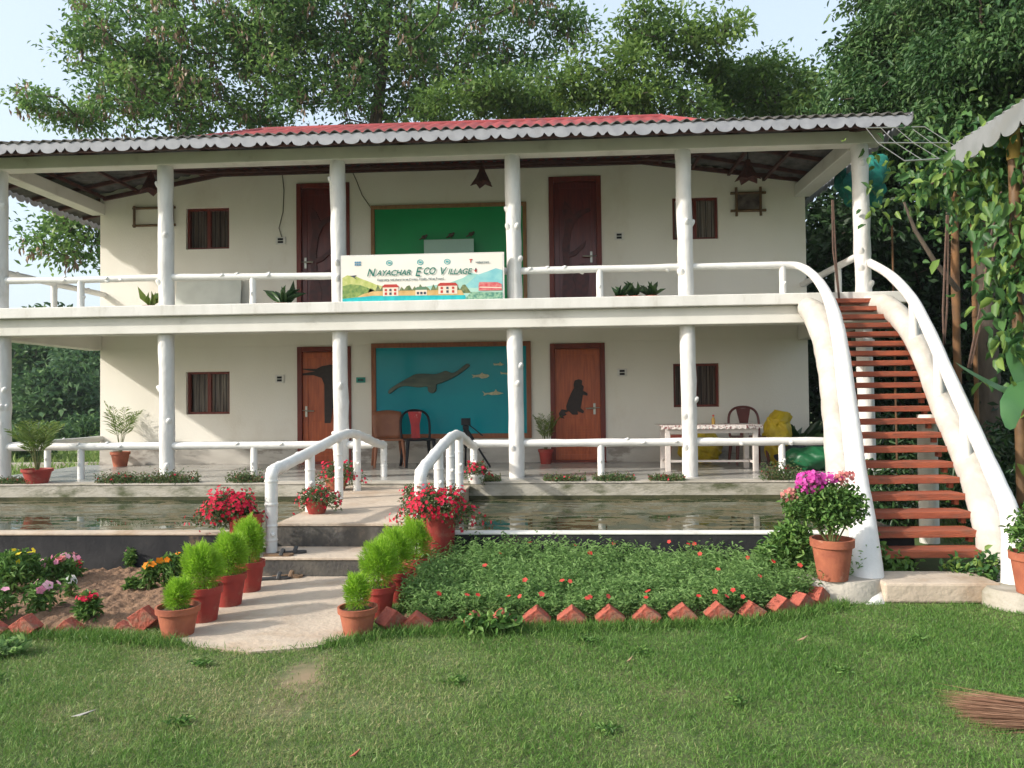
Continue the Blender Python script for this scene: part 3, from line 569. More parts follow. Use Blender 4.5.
DOL = [(245, 530), (260, 505), (310, 470), (370, 435), (430, 402), (480, 378), (560, 374), (640, 378), (690, 366), (735, 350), (790, 368), (840, 345), (890, 305), (918, 288), (938, 305), (905, 335), (850, 375), (800, 405), (745, 432), (680, 458), (655, 470), (650, 520), (615, 540), (585, 520), (575, 482), (500, 490), (400, 478), (340, 488), (290, 520), (255, 545)]
dp = smooth_poly(zz(DOL, 360, 330, 8.533), 3)
db = MB(); n_ = len(dp); cx = sum(p[0] for p in dp)/n_; cz = sum(p[1] for p in dp)/n_
db.prism(dp, YW-.085, YW-.022); db.build('dolphin', DOLPH, td, smooth=True, bevel=.03)
for L in ([(270, 380), (300, 385), (340, 380), (360, 362), (372, 375), (410, 380), (422, 392), (400, 408), (355, 415), (335, 402), (300, 402), (275, 410), (285, 395)],
          [(455, 283), (475, 288), (505, 285), (515, 272), (525, 285), (548, 292), (525, 304), (490, 300), (460, 302)],
          [(515, 355), (535, 365), (580, 365), (600, 370), (585, 380), (540, 375), (520, 378)],
          [(360, 520), (385, 538), (420, 535), (465, 525), (475, 505), (490, 525), (545, 540), (500, 552), (440, 555), (410, 548), (370, 562), (378, 545)]):
    MB().prism(zz(L, 440, 330, 8.533), YW-.045, YW-.023).build('fish', FISHM, td, bevel=.004)
gd = frame_panel('relief_panel', 'large bright green panel in a pale teak frame on the upper wall', 'wall panel', -3.46, -.56, 3.15, 5.26, FRAMEY, GREENP, t=.07)
for px, py in ((424, 237), (451, 235), (471, 234)):
    v = PY(px, py, YW-.05); q = MB(); q.blob(v, .05, .03, .035, .1, 10, 6, px); q.blob(v+Vector((.045, 0, .03)), .022, .02, .02, .1, 8, 5, px); q.tube([v, v+Vector((-.09, 0, -.05))], [.02, .008], 6); q.tube([v, v+Vector((0, 0, -.08))], .006, 5); q.build('carved_bird', BARK, gd, smooth=True)
a, b_ = PY(424, 240, 13.9), PY(474, 262, 13.9)
gp = thing('glass_board', 'pale frosted glass board standing in front of the green wall panel', 'glass board', ((a.x+b_.x)/2, 13.9, 3.02))
MB().box(a.x, b_.x, 13.89, 13.905, 3.5, a.z).build('pane', PALEG, gp); MB().box(a.x+.05, a.x+.09, 13.87, 13.93, 3.02, 3.5).build('leg', METAL, gp); MB().box(b_.x-.09, b_.x-.05, 13.87, 13.93, 3.02, 3.5).build('leg', METAL, gp)
# leaning white board upstairs left
a, b_ = PY(175, 281, 13.95), PY(240, 284, 13.95)
tag(MB().obox(((a.x+b_.x)/2, 13.97, (3.02+a.z)/2), ((b_.x-a.x)/2, 0, 0), (0, .012, 0), (0, .06, (a.z-3.02)/2)).build('leaning_board', mat('pale_board', (.66, .68, .62), None, 3, .4)), 'pale blank board leaning on the upper wall below the left window', 'board')
def switch(px, py, label, w_=.15, h=.13, wire=None):
    v = PY(px, py, YW); o = thing('switch_board', label, 'switch board', (v.x, YW, v.z), 'switch boards beside the doors')
    MB().box(v.x-w_/2, v.x+w_/2, YW-.03, YW-.003, v.z-h/2, v.z+h/2).build('plate', PLASW, o, bevel=.006)
    for s in (-.027, .027): MB().box(v.x-w_*.27, v.x+w_*.27, YW-.036, YW-.031, v.z+s-.02, v.z+s+.02).build('switch_row', BLACK, o)
    if wire:
        mb = MB(); mb.tube([PY(x, y, YW-.012) for x, y in wire], .009, 6); mb.build('cable', WIRE, o)
switch(281, 241, 'switch board with a hanging cable left of the upper left door', .19, .14, [(282, 238), (279, 228), (283, 212), (284, 190), (282, 172)])
switch(280, 379, 'switch board left of the ground floor elephant door', .17, .15)
switch(619, 236.5, 'switch board right of the upper right door', .17, .14)
switch(622, 372.5, 'switch board right of the ground floor otter door', .17, .14)
mb = MB(); mb.tube([PY(x, y, YW-.012) for x, y in ((352, 171), (357, 182), (362, 195), (371, 208))], .008, 6); tag(mb.build('loose_cable', WIRE), 'thin loose cable running down the upper wall to the green panel', 'cable')
v = PY(361, 380, YW)
tp = thing('name_plaque', 'small teal plaque between the elephant door and the dolphin panel', 'plaque', (v.x, YW, v.z)); MB().box(v.x-.085, v.x+.085, YW-.02, YW-.003, v.z-.05, v.z+.05).build('plate', mat('teal_plaque', (.02, .27, .22), None, 9, .4), tp)
q = MB()
for k in range(4): q.box(v.x-.05+k*.027, v.x-.03+k*.027, YW-.023, YW-.0205, v.z-.018, v.z+.018)
q.build('lettering', BLACK, tp)
# lamp shades
def shade(px, py, label, Y=12.6, s=1.0, top=5.62):
    v = PY(px, py, Y); o = thing('hanging_lamp', label, 'hanging lamp', (v.x, Y, v.z), 'woven lamps under the veranda roof'); mb = MB(); n = 10; c = v
    H = .36*s; V = []
    ring = lambda r, z, tip=0: [c+Vector((math.cos(2*math.pi*k/n)*(r+(tip if k % 2 else 0)), math.sin(2*math.pi*k/n)*(r+(tip if k % 2 else 0)), z-(tip*.8 if k % 2 else 0))) for k in range(n)]
    rs = [ring(.04*s, H*.5), ring(.06*s, H*.25), ring(.11*s, -H*.05), ring(.15*s, -H*.32, .07*s)]
    mb.add([p for r in rs for p in r], [(i*n+k, i*n+(k+1) % n, (i+1)*n+(k+1) % n, (i+1)*n+k) for i in range(3) for k in range(n)]); sh = mb.build('lamp_shade', CANE, o)
    sm = sh.modifiers.new('s', 'SOLIDIFY'); sm.thickness = .008
    MB().tube([v+Vector((0, 0, H*.4)), (v.x, Y, top+.1)], .008, 6).build('cord', BLACK, o)
shade(482, 176, 'small woven cane lamp hanging above the green panel', 13.2, .95); shade(748, 171, 'woven cane lamp hanging near the right end of the upper veranda', 12.6, 1.0, 5.55); shade(151, 183, 'woven cane lamp half hidden behind the second upper pillar', 12.6, 1.0, 5.5)
# bamboo frames on the upper wall
def bframe(x0, x1, z0, z1, name, label, cat, e=.08, inner=None):
    o = thing(name, label, cat, ((x0+x1)/2, YW, z0)); Y = YW-.035
    for z in (z0, z1): MB().tube([(x0-e, Y, z), (x1+e, Y, z)], .024, 10).build('bamboo_rail', BAMB, o)
    for x in (x0, x1): MB().tube([(x, Y-.02, z0-e), (x, Y-.02, z1+e)], .024, 10).build('bamboo_rail', BAMB, o)
    if inner: MB().box(x0, x1, YW-.03, YW-.01, z0, z1).build('picture', inner, o)
bframe(3.24, 3.67, 4.99, 5.31, 'bamboo_picture', 'dark picture in a lashed bamboo frame right of the upper right window', 'picture', .10, mat('dark_picture', (.035, .02, .016), (.16, .13, .11), 9, .5))
bframe(-8.0, -7.25, 5.0, 5.33, 'bamboo_bracket', 'empty dark bamboo frame at the left end of the upper wall', 'bamboo frame', .04)
# ------------------------------------------------------------------ banner
BYY = 11.22
p00, p11 = PY(341, 305.5, BYY), PY(504, 258, BYY); bx0, bx1, bz0, bz1 = p00.x, p11.x, p00.z, p00.z+.745
bn = thing('banner', 'wide printed lodge banner with painted houses fixed to the upper railing', 'banner', ((bx0+bx1)/2, BYY, bz0))
MB().box(bx0, bx1, BYY, BYY+.02, bz0, bz1).build('frame', PLASW, bn)
PF = BYY-.001; bw, bh = bx1-bx0, bz1-bz0; U = lambda u: bx0+u*bw; Vv = lambda v: bz0+v*bh
def pm(name, c, c2=None, s=6): return mat(name, c, c2 or c, s, .45)
def flat(name, poly, m, k):
    q = MB(); q.add([(U(a), BYY-.002-.0012*k, Vv(b_)) for a, b_ in poly], [tuple(range(len(poly)))]); return q.build(name, m, bn)
flat('print', [(.01, .03), (.99, .03), (.99, .97), (.01, .97)], pm('banner_paper', (.74, .70, .62), (.78, .76, .70), 1.2), 0)
gr_ = [(.62, .03), (.99, .03), (.99, .62), (.96, .66), (.92, .62), (.86, .55), (.80, .60), (.75, .50), (.66, .40), (.55, .36), (.45, .30)]
flat('print', gr_, pm('banner_hills', (.22, .50, .46), (.42, .62, .52), 3), 1)
flat('print', [(.74, .3), (.99, .3), (.99, .64), (.95, .68), (.90, .62), (.84, .56), (.79, .42)], pm('banner_hills_blue', (.16, .45, .50), (.30, .58, .56), 5), 2)
flat('print', [(.01, .12), (.01, .55), (.04, .60), (.09, .58), (.13, .52), (.18, .46), (.22, .40), (.27, .36), (.30, .2)], pm('banner_trees_yellow', (.36, .42, .10), (.55, .55, .22), 14), 2)
flat('print', [(.01, .1), (.01, .38), (.06, .42), (.12, .40), (.17, .34), (.22, .26), (.22, .1)], pm('banner_trees_green', (.10, .20, .05), (.25, .33, .09), 22), 3)
hz_ = [(.16, .2)]+[(.18+i*.0162, .33+.06*math.sin(i*2.7)+.03*math.sin(i*5.1)) for i in range(37)]+[(.80, .2)]
flat('print', hz_, pm('banner_bushes', (.07, .12, .05), (.22, .24, .10), 25), 3)
flat('print', [(.10, .16), (.30, .14), (.76, .14), (.74, .26), (.60, .27), (.20, .27), (.14, .22)], pm('banner_sand', (.50, .30, .10), (.62, .42, .18), 8), 4)
flat('print', [(.01, .03), (.99, .03), (.99, .08), (.77, .09), (.76, .16), (.45, .17), (.20, .18), (.01, .13)], pm('banner_water', (.01, .34, .38), (.02, .45, .46), 12), 5)
flat('print', [(.76, .08), (.99, .05), (.99, .2), (.80, .22)], pm('banner_reeds', (.06, .20, .15), (.28, .45, .30), 30), 6)
RP = pm('banner_red', (.45, .04, .03)); WP = pm('banner_cream_wall', (.75, .62, .50), None); DP = pm('banner_dark', (.05, .06, .08))
for x0, x1, z0, z1 in ((.26, .355, .17, .36), (.46, .53, .17, .30), (.60, .715, .19, .37)):
    flat('print', [(x0, z0), (x1, z0), (x1, z1), (x0, z1)], WP, 6)
    flat('print', [(x0-.006, z1-.02), (x1+.006, z1-.02), (x1-.01, z1+.04), (x0+.01, z1+.04)], RP if x0 != .46 else pm('banner_roof_green', (.10, .20, .12)), 7)
    for k in range(3):
        xx = x0+(x1-x0)*(.12+.3*k)
        for zz_ in ((z0+.02, z0+.07), (z0+.095, z0+.14))[:2 if x0 != .46 else 1]: flat('print', [(xx, zz_[0]), (xx+.014, zz_[0]), (xx+.014, zz_[1]), (xx, zz_[1])], RP if k % 2 == 0 and x0 != .46 else DP, 8)
flat('print', [(.845, .24), (.985, .24), (.985, .36), (.96, .40), (.85, .41), (.845, .36)], pm('banner_red_shed', (.55, .05, .07), (.62, .22, .2), 18), 7)
flat('print', [(.85, .30), (.985, .28), (.985, .30), (.85, .32)], WP, 8)
flat('print', [(.055, .585), (.10, .60), (.085, .56), (.105, .50), (.075, .56)], DP, 5)
flat('print', [(.818, .64), (.832, .69), (.835, .64), (.83, .60)], RP, 5); flat('print', [(.822, .65), (.828, .70), (.833, .66)], DP, 6)
def text(s, u, v, size, m, sx=1.0, shear=.25, name='lettering', k=9, ext=.0008):
    cu = bpy.data.curves.new('t', 'FONT'); cu.body = s; cu.size = size; cu.shear = shear; cu.extrude = 0; cu.offset = .0022
    to = bpy.data.objects.new('t', cu); COL.objects.link(to); dg = bpy.context.evaluated_depsgraph_get(); dg.update()
    me = bpy.data.meshes.new_from_object(to.evaluated_get(dg)); wdt = max(v.co.x for v in me.vertices); bpy.data.objects.remove(to)
    me.materials.clear(); me.materials.append(m)
    me.transform(Matrix(((sx, 0, 0, U(u)), (0, 0, -1, BYY-.003-.0012*k), (0, 1, 0, Vv(v)), (0, 0, 0, 1))))
    me.transform(Matrix.Translation(-LOC[bn.name])); o = bpy.data.objects.new(name, me); link(o, bn); return u+wdt*sx/bw
TG = pm('banner_ink_green', (.02, .16, .12)); TGR = pm('banner_ink_gray', (.20, .24, .24))
u = text('N', .160, .57, .160, TG, .95, .3); u = text('AYACHAR', u+.003, .58, .112, TG, .98, .3)
u = text('E', u+.024, .555, .19, TG, .85, .3); u = text('CO', u+.004, .59, .14, TG, .85, .3)
u = text('V', u+.018, .57, .160, TG, .95, .3); u = text('ILLAGE', u+.003, .58, .112, TG, .98, .3)
text('Homestay and Awareness Centre, Haldia, West Bengal', .225, .475, .0435, TGR, 1.02, 0, ext=.0004)
LB = pm('banner_logo_blue', (.10, .25, .38)); LT = pm('banner_logo_teal', (.08, .38, .38))
for i, (cx_, m) in enumerate(((.105, LB), (.30, LT), (.49, LT), (.655, LT), (.80, RP))):
    q = MB(); zc = Vv(.83)
    if i == 0:
        for k in range(3):
            for j in range(2): q.box(U(cx_)-.045+k*.033, U(cx_)-.018+k*.033, BYY-.008, BYY-.004, zc-.03+j*.035, zc-.005+j*.035)
    elif i == 4: q.prism([(U(cx_)-.03, zc+.03), (U(cx_)+.02, zc+.03), (U(cx_)+.02, zc+.015), (U(cx_)+.002, zc+.015), (U(cx_)+.002, zc-.02), (U(cx_)-.012, zc-.02), (U(cx_)-.012, zc+.012)], BYY-.008, BYY-.004)
    else:
        n = 16; R1, R2 = .048, .036
        vs = [(U(cx_)+math.cos(2*math.pi*k/n)*r, BYY-.006, zc+math.sin(2*math.pi*k/n)*r*.85) for r in (R1, R2) for k in range(n)]
        q.add(vs, [(k, (k+1) % n, n+(k+1) % n, n+k) for k in range(n)]); q.box(U(cx_)-.02, U(cx_)+.022, BYY-.007, BYY-.004, zc-.012, zc+.014)
    q.build('logo', m, bn)
text('wetland trust', .828, .79, .036, TGR, 1.0, 0, ext=.0004)

# ------------------------------------------------------------------ outside staircase
TL_ = [(3.89, 10.93), (3.83, 10.72), (3.77, 10.51), (3.72, 10.30), (3.66, 10.09), (3.60, 9.88), (3.54, 9.67), (3.48, 9.46), (3.41, 9.25), (3.35, 9.04), (3.29, 8.83), (3.23, 8.62), (3.17, 8.42), (3.11, 8.20), (3.04, 7.99), (2.97, 7.78), (2.90, 7.57), (2.84, 7.36), (2.79, 7.16), (2.74, 6.95), (2.69, 6.74)]
TR_ = [(4.36, 10.96), (4.44, 10.76), (4.48, 10.56), (4.50, 10.35), (4.47, 10.14), (4.42, 9.93), (4.36, 9.72), (4.29, 9.51), (4.22, 9.30), (4.15, 9.09), (4.08, 8.88), (4.01, 8.67), (3.95, 8.46), (3.90, 8.25), (3.84, 8.04), (3.79, 7.83), (3.74, 7.63), (3.68, 7.42), (3.63, 7.21), (3.58, 7.0), (3.56, 6.79)]
st = thing('outside_staircase', 'curving open staircase with red plank treads and thick white log sides', 'staircase', (3.1, 6.6, 0))
rd = random.Random(3)
for i in range(21):
    z = 2.945-.1345*i; (lx, ly), (rx, ry) = TL_[i], TR_[i]; a = Vector((lx-.06, ly+.12, z)); b_ = Vector((rx+.02+.003*i, ry+.12, z+rd.uniform(-.006, .006))); d = (b_-a)/2; nrm = Vector((-d.y, d.x, 0)).normalized()
    MB().obox((a+b_)/2, d, nrm*.13, (0, 0, .030)).build('tread', TREAD, st, bevel=.005)
    if i < 20: MB().obox(b_+Vector((-.05, -.05, -.055)), (.02, 0, 0), (0, .03, 0), (0, 0, .026)).build('cleat', TREAD, st)
def pxs(L): return [PY(x, y, Y) for x, y, Y in L]
def curve(P, n=5):
    out = []
    for i in range(len(P)-1):
        p0, p1, p2, p3 = P[max(i-1, 0)], P[i], P[i+1], P[min(i+2, len(P)-1)]
        for k in range(n):
            t = k/n; out.append(0.5*((2*p1)+(p2-p0)*t+(2*p0-5*p1+4*p2-p3)*t*t+(3*p1-p0-3*p2+p3)*t**3))
    out.append(P[-1]); return out
def fat(P, radii, seed, name, m=WHITE, seg=20, n=5):
    C_ = curve(P, n); rr = np.interp(np.linspace(0, 1, len(C_)), np.linspace(0, 1, len(radii)), radii); r_ = random.Random(seed)
    mb = MB(); mb.tube(C_, [q*(1+r_.uniform(-.035, .035)) for q in rr], seg); return mb.build(name, m, st, smooth=True, angle=70)
LS = pxs([(806, 306, 11.15), (820, 320, 10.75), (830, 350, 10.05), (835, 390, 9.2), (838, 430, 8.5), (841, 472, 7.9), (845, 520, 7.25), (851, 562, 6.75)])+[Vector((2.45, 6.42, -.12))]
fat(LS, [.13, .20, .19, .165, .15, .145, .145, .15, .16], 1, 'side_log', LOGW)
RS = pxs([(866, 303, 11.2), (886, 306, 10.8), (904, 322, 10.2), (918, 345, 9.6), (928, 370, 9.2), (943, 406, 8.6), (961, 442, 8.05), (979, 482, 7.55), (992, 524, 7.1), (1000, 562, 6.75)])+[Vector((3.66, 6.55, -.12))]
fat(RS, [.11, .15, .14, .12, .115, .125, .145, .155, .155, .15, .17], 2, 'side_log', LOGW)
LRl = pxs([(782, 265, YF), (800, 266.5, 11.35), (815, 277, 10.95), (827, 295, 10.4), (835, 318, 9.8), (841, 350, 9.15), (846, 390, 8.5), (852, 435, 7.85), (857, 480, 7.3), (863, 530, 6.75)])+[Vector((2.40, 6.22, -.12))]
fat(LRl, [.052, .056, .06, .07, .085, .09, .09, .09, .095, .115, .15], 3, 'handrail', WHITES)
RRl = pxs([(868, 262, 11.35), (890, 275, 10.6), (912, 299, 9.6), (929, 331, 8.95), (946, 369, 8.35), (965, 411, 7.7), (984, 453, 7.15), (1000, 489, 6.7), (1009, 512, 6.45), (1012, 545, 6.3), (1013, 600, 6.22)])
fat(RRl, [.06, .062, .065, .066, .066, .067, .068, .07, .072, .075, .09], 4, 'handrail', WHITES)
for top, bot in (((913, 303, 9.6), (914, 340, 9.6)), ((938, 354, 8.63), (939, 400, 8.63)), ((965, 413, 7.7), (966, 462, 7.7))):
    a, b_ = PY(*top), PY(*bot); fat([a, (a+b_)/2, b_], [.05, .052, .055], 6, 'post', WHITES)
MB().tube([(4.02, 8.7, 0), (4.02, 8.7, 1.4)], .1, 14).build('support_post', BEAM, st, smooth=True)
pad = MB(); pad.lathe((2.22, 6.38, 0), [(.34, 0), (.33, .10), (.30, .16), (.0, .165)], 22, 1.1, .75); pad.build('base_pad', CONC, st, smooth=True)
pad = MB(); pad.lathe((3.55, 6.08, 0), [(.30, 0), (.30, .10), (.27, .14), (.0, .145)], 20, 1.15, .8); pad.build('base_pad', CONC, st, smooth=True)
MB().box(2.50, 3.38, 6.16, 6.60, 0.0, .155).build('bottom_step', PATHC, st, bevel=.02)

# ------------------------------------------------------------------ walkway rails
def bamboo_rail(label, spine, posts, grp='white handrails along the walkway'):
    o = thing('walkway_handrail', label, 'handrail', tuple(Vector(posts[0][0])), grp)
    C_ = curve([Vector(p) for p in spine], 4); rad = []; mb = MB()
    mb.tube(C_, .058, 14); 
    for i in range(2, len(C_)-1, 3):
        d = (C_[i+1]-C_[i-1]).normalized(); mb.tube([C_[i]-d*.016, C_[i], C_[i]+d*.016], [.058, .065, .058], 14)
    mb.build('rail', WHITES, o, smooth=True, angle=60)
    for i, (a, z) in enumerate(posts):
        p = MB(); p.tube([a, (a[0], a[1], z)], .052, 14)
        for q in (.35, .72):
            zq = a[2]+(z-a[2])*q; p.tube([(a[0], a[1], zq-.014), (a[0], a[1], zq), (a[0], a[1], zq+.014)], [.052, .059, .052], 14)
        p.blob((a[0]+.03, a[1]-.045, a[2]+(z-a[2])*.5), .022, .022, .022, .1, 8, 6); p.build('post', WHITES, o, smooth=True, angle=60)
LX, RX = -2.72, -1.30
def zr(px, py, Y): return PY(px, py, Y).z
sp = [(LX, 7.12, .50), (LX, 7.12, .82), (LX, 7.16, .955), (LX-.01, 7.5, .985), (LX, 8.4, 1.08), (LX, 9.3, 1.175), (LX, 9.9, 1.195), (LX+.02, 10.5, 1.12), (LX+.02, 11.2, 1.0), (LX+.04, 11.6, .95)]
bamboo_rail('white jointed handrail on the left side of the walkway', sp, [((LX, 7.12, .19), .55), ((LX, 8.25, .42), 1.05), ((LX, 9.35, .42), 1.17), ((LX, 10.2, .42), 1.15), ((LX+.04, 11.6, .47), .95)])
sp = [(RX, 7.12, .50), (RX, 7.12, .80), (RX, 7.17, .935), (RX, 7.6, 1.0), (RX, 8.4, 1.10), (RX, 9.2, 1.17), (RX, 9.8, 1.17), (RX, 10.5, 1.08), (RX, 11.2, .97), (RX+.05, 11.45, .93)]
bamboo_rail('white jointed handrail on the right side of the walkway', sp, [((RX, 7.12, .19), .55), ((RX, 8.2, .42), 1.06), ((RX, 9.1, .42), 1.15), ((RX, 9.9, .42), 1.15), ((RX+.02, 11.42, .47), .93)])

# ------------------------------------------------------------------ chairs, table, sacks, tripod
def rotz(mb, c, a):
    ca, sa = math.cos(a), math.sin(a); mb.v = [(c[0]+x*ca-y*sa, c[1]+x*sa+y*ca, z+c[2]) for x, y, z in mb.v]; return mb
def scl(mb, k): mb.v = [(x*k, y*k, z*k) for x, y, z in mb.v]; return mb
def chair(kind, label, c, a, frame, back=None):
    o = thing('plastic_chair', label, 'chair', c); w_, d_ = .24, .23
    B = lambda mb, n, m, **k: rotz(scl(mb, 1.09), c, a).build(n, m, o, **k)
    B(MB().box(-w_, w_, -d_, d_, .415, .445), 'seat', frame, bevel=.012)
    for sx, sy in ((-1, -1), (1, -1), (-1, 1), (1, 1)):
        B(MB().tube([(sx*w_*.86, sy*d_*.86, .42), (sx*w_*1.02, sy*d_*1.08, 0)], [.032, .02], 8), 'leg', frame)
    if kind == 'solid':
        V = []; 
        for i in range(9):
            for j in range(7):
                t = j/6; u_ = (i/8*2-1); wd = w_*(.80+.22*math.sin(t*2.2)); zt = .43+.47*t-.03*u_*u_*t
                V.append((u_*wd, d_*.9+.05*t-.05*u_*u_+.03*t, zt))
        mb = MB(); mb.add(V, [(i*7+j, (i+1)*7+j, (i+1)*7+j+1, i*7+j+1) for i in range(8) for j in range(6)]); q = B(mb, 'backrest', back or frame, smooth=True)
        s_ = q.modifiers.new('s', 'SOLIDIFY'); s_.thickness = .02
    else:
        arc = [(-w_*.95, d_*.9, .43), (-w_*1.0, d_*1.05, .62), (-w_*.92, d_*1.15, .78), (-w_*.6, d_*1.2, .87), (0, d_*1.22, .90), (w_*.6, d_*1.2, .87), (w_*.92, d_*1.15, .78), (w_*1.0, d_*1.05, .62), (w_*.95, d_*.9, .43)]
        B(MB().tube([tuple(v) for v in curve([Vector(p) for p in arc], 3)], .02, 8), 'backrest_frame', frame, smooth=True)
        mb = MB(); mb.add([(-.07, d_*.95, .44), (.07, d_*.95, .44), (.07, d_*1.08, .66), (-.07, d_*1.08, .66), (.115, d_*1.2, .875), (-.115, d_*1.2, .875)], [(0, 1, 2, 3), (3, 2, 4, 5)]); q = B(mb, 'backrest', back or frame); s_ = q.modifiers.new('s', 'SOLIDIFY'); s_.thickness = .015
    return o
chair('solid', 'brown plastic chair with solid back in front of the dolphin panel', (-3.02, 13.45, .47), R(18), BROWNP)
chair('arch', 'black plastic chair with a red back strip beside the brown chair', (-2.47, 13.35, .47), R(22), BLACK, REDPL)
chair('arch', 'maroon plastic chair with arched back behind the white table', (3.22, 13.4, .47), R(2), MAROON, MAROON)
tb = thing('veranda_table', 'long pale table with patterned cloth top on the right of the terrace', 'table', (2.5, 12.45, .47))
MB().box(1.70, 3.30, 12.05, 12.75, 1.205, 1.225).build('tabletop', TABW, tb)
cl = MB().box(1.66, 3.32, 12.0, 12.8, 1.227, 1.234)
n = 34
vs = []; 
for i in range(n+1): x = 1.66+1.66*i/n; vs += [(x, 11.995, 1.232), (x, 11.990-.006*(i % 2), 1.165+.018*(i % 2))]
cl.add(vs, [(2*i, 2*i+1, 2*i+3, 2*i+2) for i in range(n)])
tag(cl.build('tablecloth', CLOTH), 'patterned dark red and white cloth with scalloped edge on the long table', 'tablecloth')
MB().box(1.74, 3.26, 12.06, 12.10, 1.10, 1.203).box(1.74, 3.26, 12.70, 12.74, 1.10, 1.203).build('apron', TABW, tb)
for x in (1.78, 3.22):
    for y in (12.1, 12.7): MB().box(x-.04, x+.04, y-.04, y+.04, .472, 1.10).build('leg', TABW, tb, bevel=.004)
MB().box(1.82, 3.18, 12.38, 12.42, .60, .635).box(1.76, 1.80, 12.14, 12.66, .60, .635).box(3.20, 3.24, 12.14, 12.66, .60, .635).build('stretcher', TABW, tb)
def sack(label, c, r, m, seed, tip=True, nm='sack', cat='sack'):
    mb = MB(); mb.blob((c[0], c[1], c[2]+r[2]*.92), r[0], r[1], r[2],    .16, 64, 44, seed, flat=-r[2]*.92)
    fr_ = random.Random(seed*7); W_ = [(fr_.uniform(14, 40), fr_.uniform(14, 40), fr_.uniform(10, 30), fr_.uniform(0, 6)) for _ in range(5)]
    if tip: mb.blob((c[0]+.03, c[1], c[2]+r[2]*1.66), r[0]*.80, r[1]*.75, r[2]*.34, .45, 18, 10, seed+3)
    mb.v = [(x+.014*sum(math.sin(a_*x+b_*y+g_*z+p_) for a_, b_, g_, p_ in W_)*.6, y+.012*sum(math.sin(b_*x+a_*z+p_) for a_, b_, g_, p_ in W_)*.6, z+(.010*sum(math.sin(g_*x+b_*z+p_) for a_, b_, g_, p_ in W_)*.6 if z > c[2]+.03 else 0)) for x, y, z in mb.v]
    o = mb.build(nm, m, smooth=True); return tag(o, label, cat)
sack('tall bulging yellow sack standing against the right end of the wall', (3.66, 13.2, .47), (.23, .2, .45), YSACK, 1)
sack('slumped yellow sack under the long table', (2.47, 13.75, .47), (.36, .24, .32), YSACK, 5, False)
sack('low green tarpaulin bundle on the terrace by the last rail post', (3.98, 12.3, .47), (.52, .28, .19), GSACK, 8, False, 'tarpaulin_bundle', 'bundle')
sack('dark cloth bundle behind the green tarpaulin bundle', (4.0, 13.0, .47), (.42, .22, .21), DSACK, 11, False, 'cloth_bundle', 'bundle')
MBx = MB(); MBx.box(1.86, 2.22, 13.3, 13.6, .80, .98).box(1.88, 1.92, 13.32, 13.36, .472, .80).box(2.16, 2.20, 13.32, 13.36, .472, .80).box(1.88, 1.92, 13.54, 13.58, .472, .80).box(2.16, 2.20, 13.54, 13.58, .472, .80)
rs = thing('stool', 'coral red plastic stool behind the left end of the table', 'stool', (2.04, 13.45, .47))
MB().box(1.83, 2.25, 13.27, 13.63, .86, .98).build('seat', CORAL, rs, bevel=.02)
for x in (1.89, 2.19):
    for y in (13.33, 13.57): MB().tube([(x, y, .87), (x+(x-2.04)*.2, y, .472)], [.03, .02], 8).build('leg', CORAL, rs)
for o_ in (tb, bpy.data.objects['tablecloth']):
    k_ = Vector((.93, 1, .945)); p_ = Vector((2.5, 12.45, .47)); b0 = o_.location.copy() if o_ is tb else Vector((0, 0, 0)); q_ = p_ if o_ is not tb else Vector((0, 0, 0))
    o_.scale = k_; o_.location = b0+Vector((q_.x*(1-k_.x)-.155, 0, q_.z*(1-k_.z)))
sb = thing('small_bottle', 'small golden bottle standing on the long table', 'bottle', (2.42, 12.3, 1.194))
MB().lathe((2.42, 12.3, 1.194), [(.028, 0), (.03, .05), (.028, .085), (.012, .11), (.012, .125)], 14, close=True).build('bottle', mat('golden_label', (.45, .28, .06), None, 20, .4), sb, smooth=True); MB().lathe((2.42, 12.3, 1.320), [(.016, 0), (.016, .025)], 10, close=True).build('cap', REDPL, sb)
tp = thing('camera_tripod', 'black camera tripod standing on the terrace before the dolphin panel', 'tripod', (-1.52, 13.1, .47)); c = Vector((-1.60, 13.1, 1.13))
MB().tube([c-Vector((0, 0, .25)), c+Vector((0, 0, .08))], .03, 10).build('column', BLACK, tp)
MB().obox(c+Vector((0, 0, .12)), (.075, 0, 0), (0, .06, 0), (0, 0, .06)).obox(c+Vector((0, 0, .02)), (.05, 0, 0), (0, .04, 0), (0, 0, .035)).build('head', BLACK, tp, bevel=.008)
MB().tube([c+Vector((.04, 0, .08)), c+Vector((.3, -.1, -.12))], .011, 6).build('pan_handle', BLACK, tp)
for dx, dy in ((.42, -.05), (-.22, -.2), (-.05, .3)):
    f_ = Vector((c.x+dx, c.y+dy, .475)); k_ = c.lerp(f_, .5); MB().tube([c, k_], .030, 8).tube([k_, f_], .018, 8).build('leg', BLACK, tp)
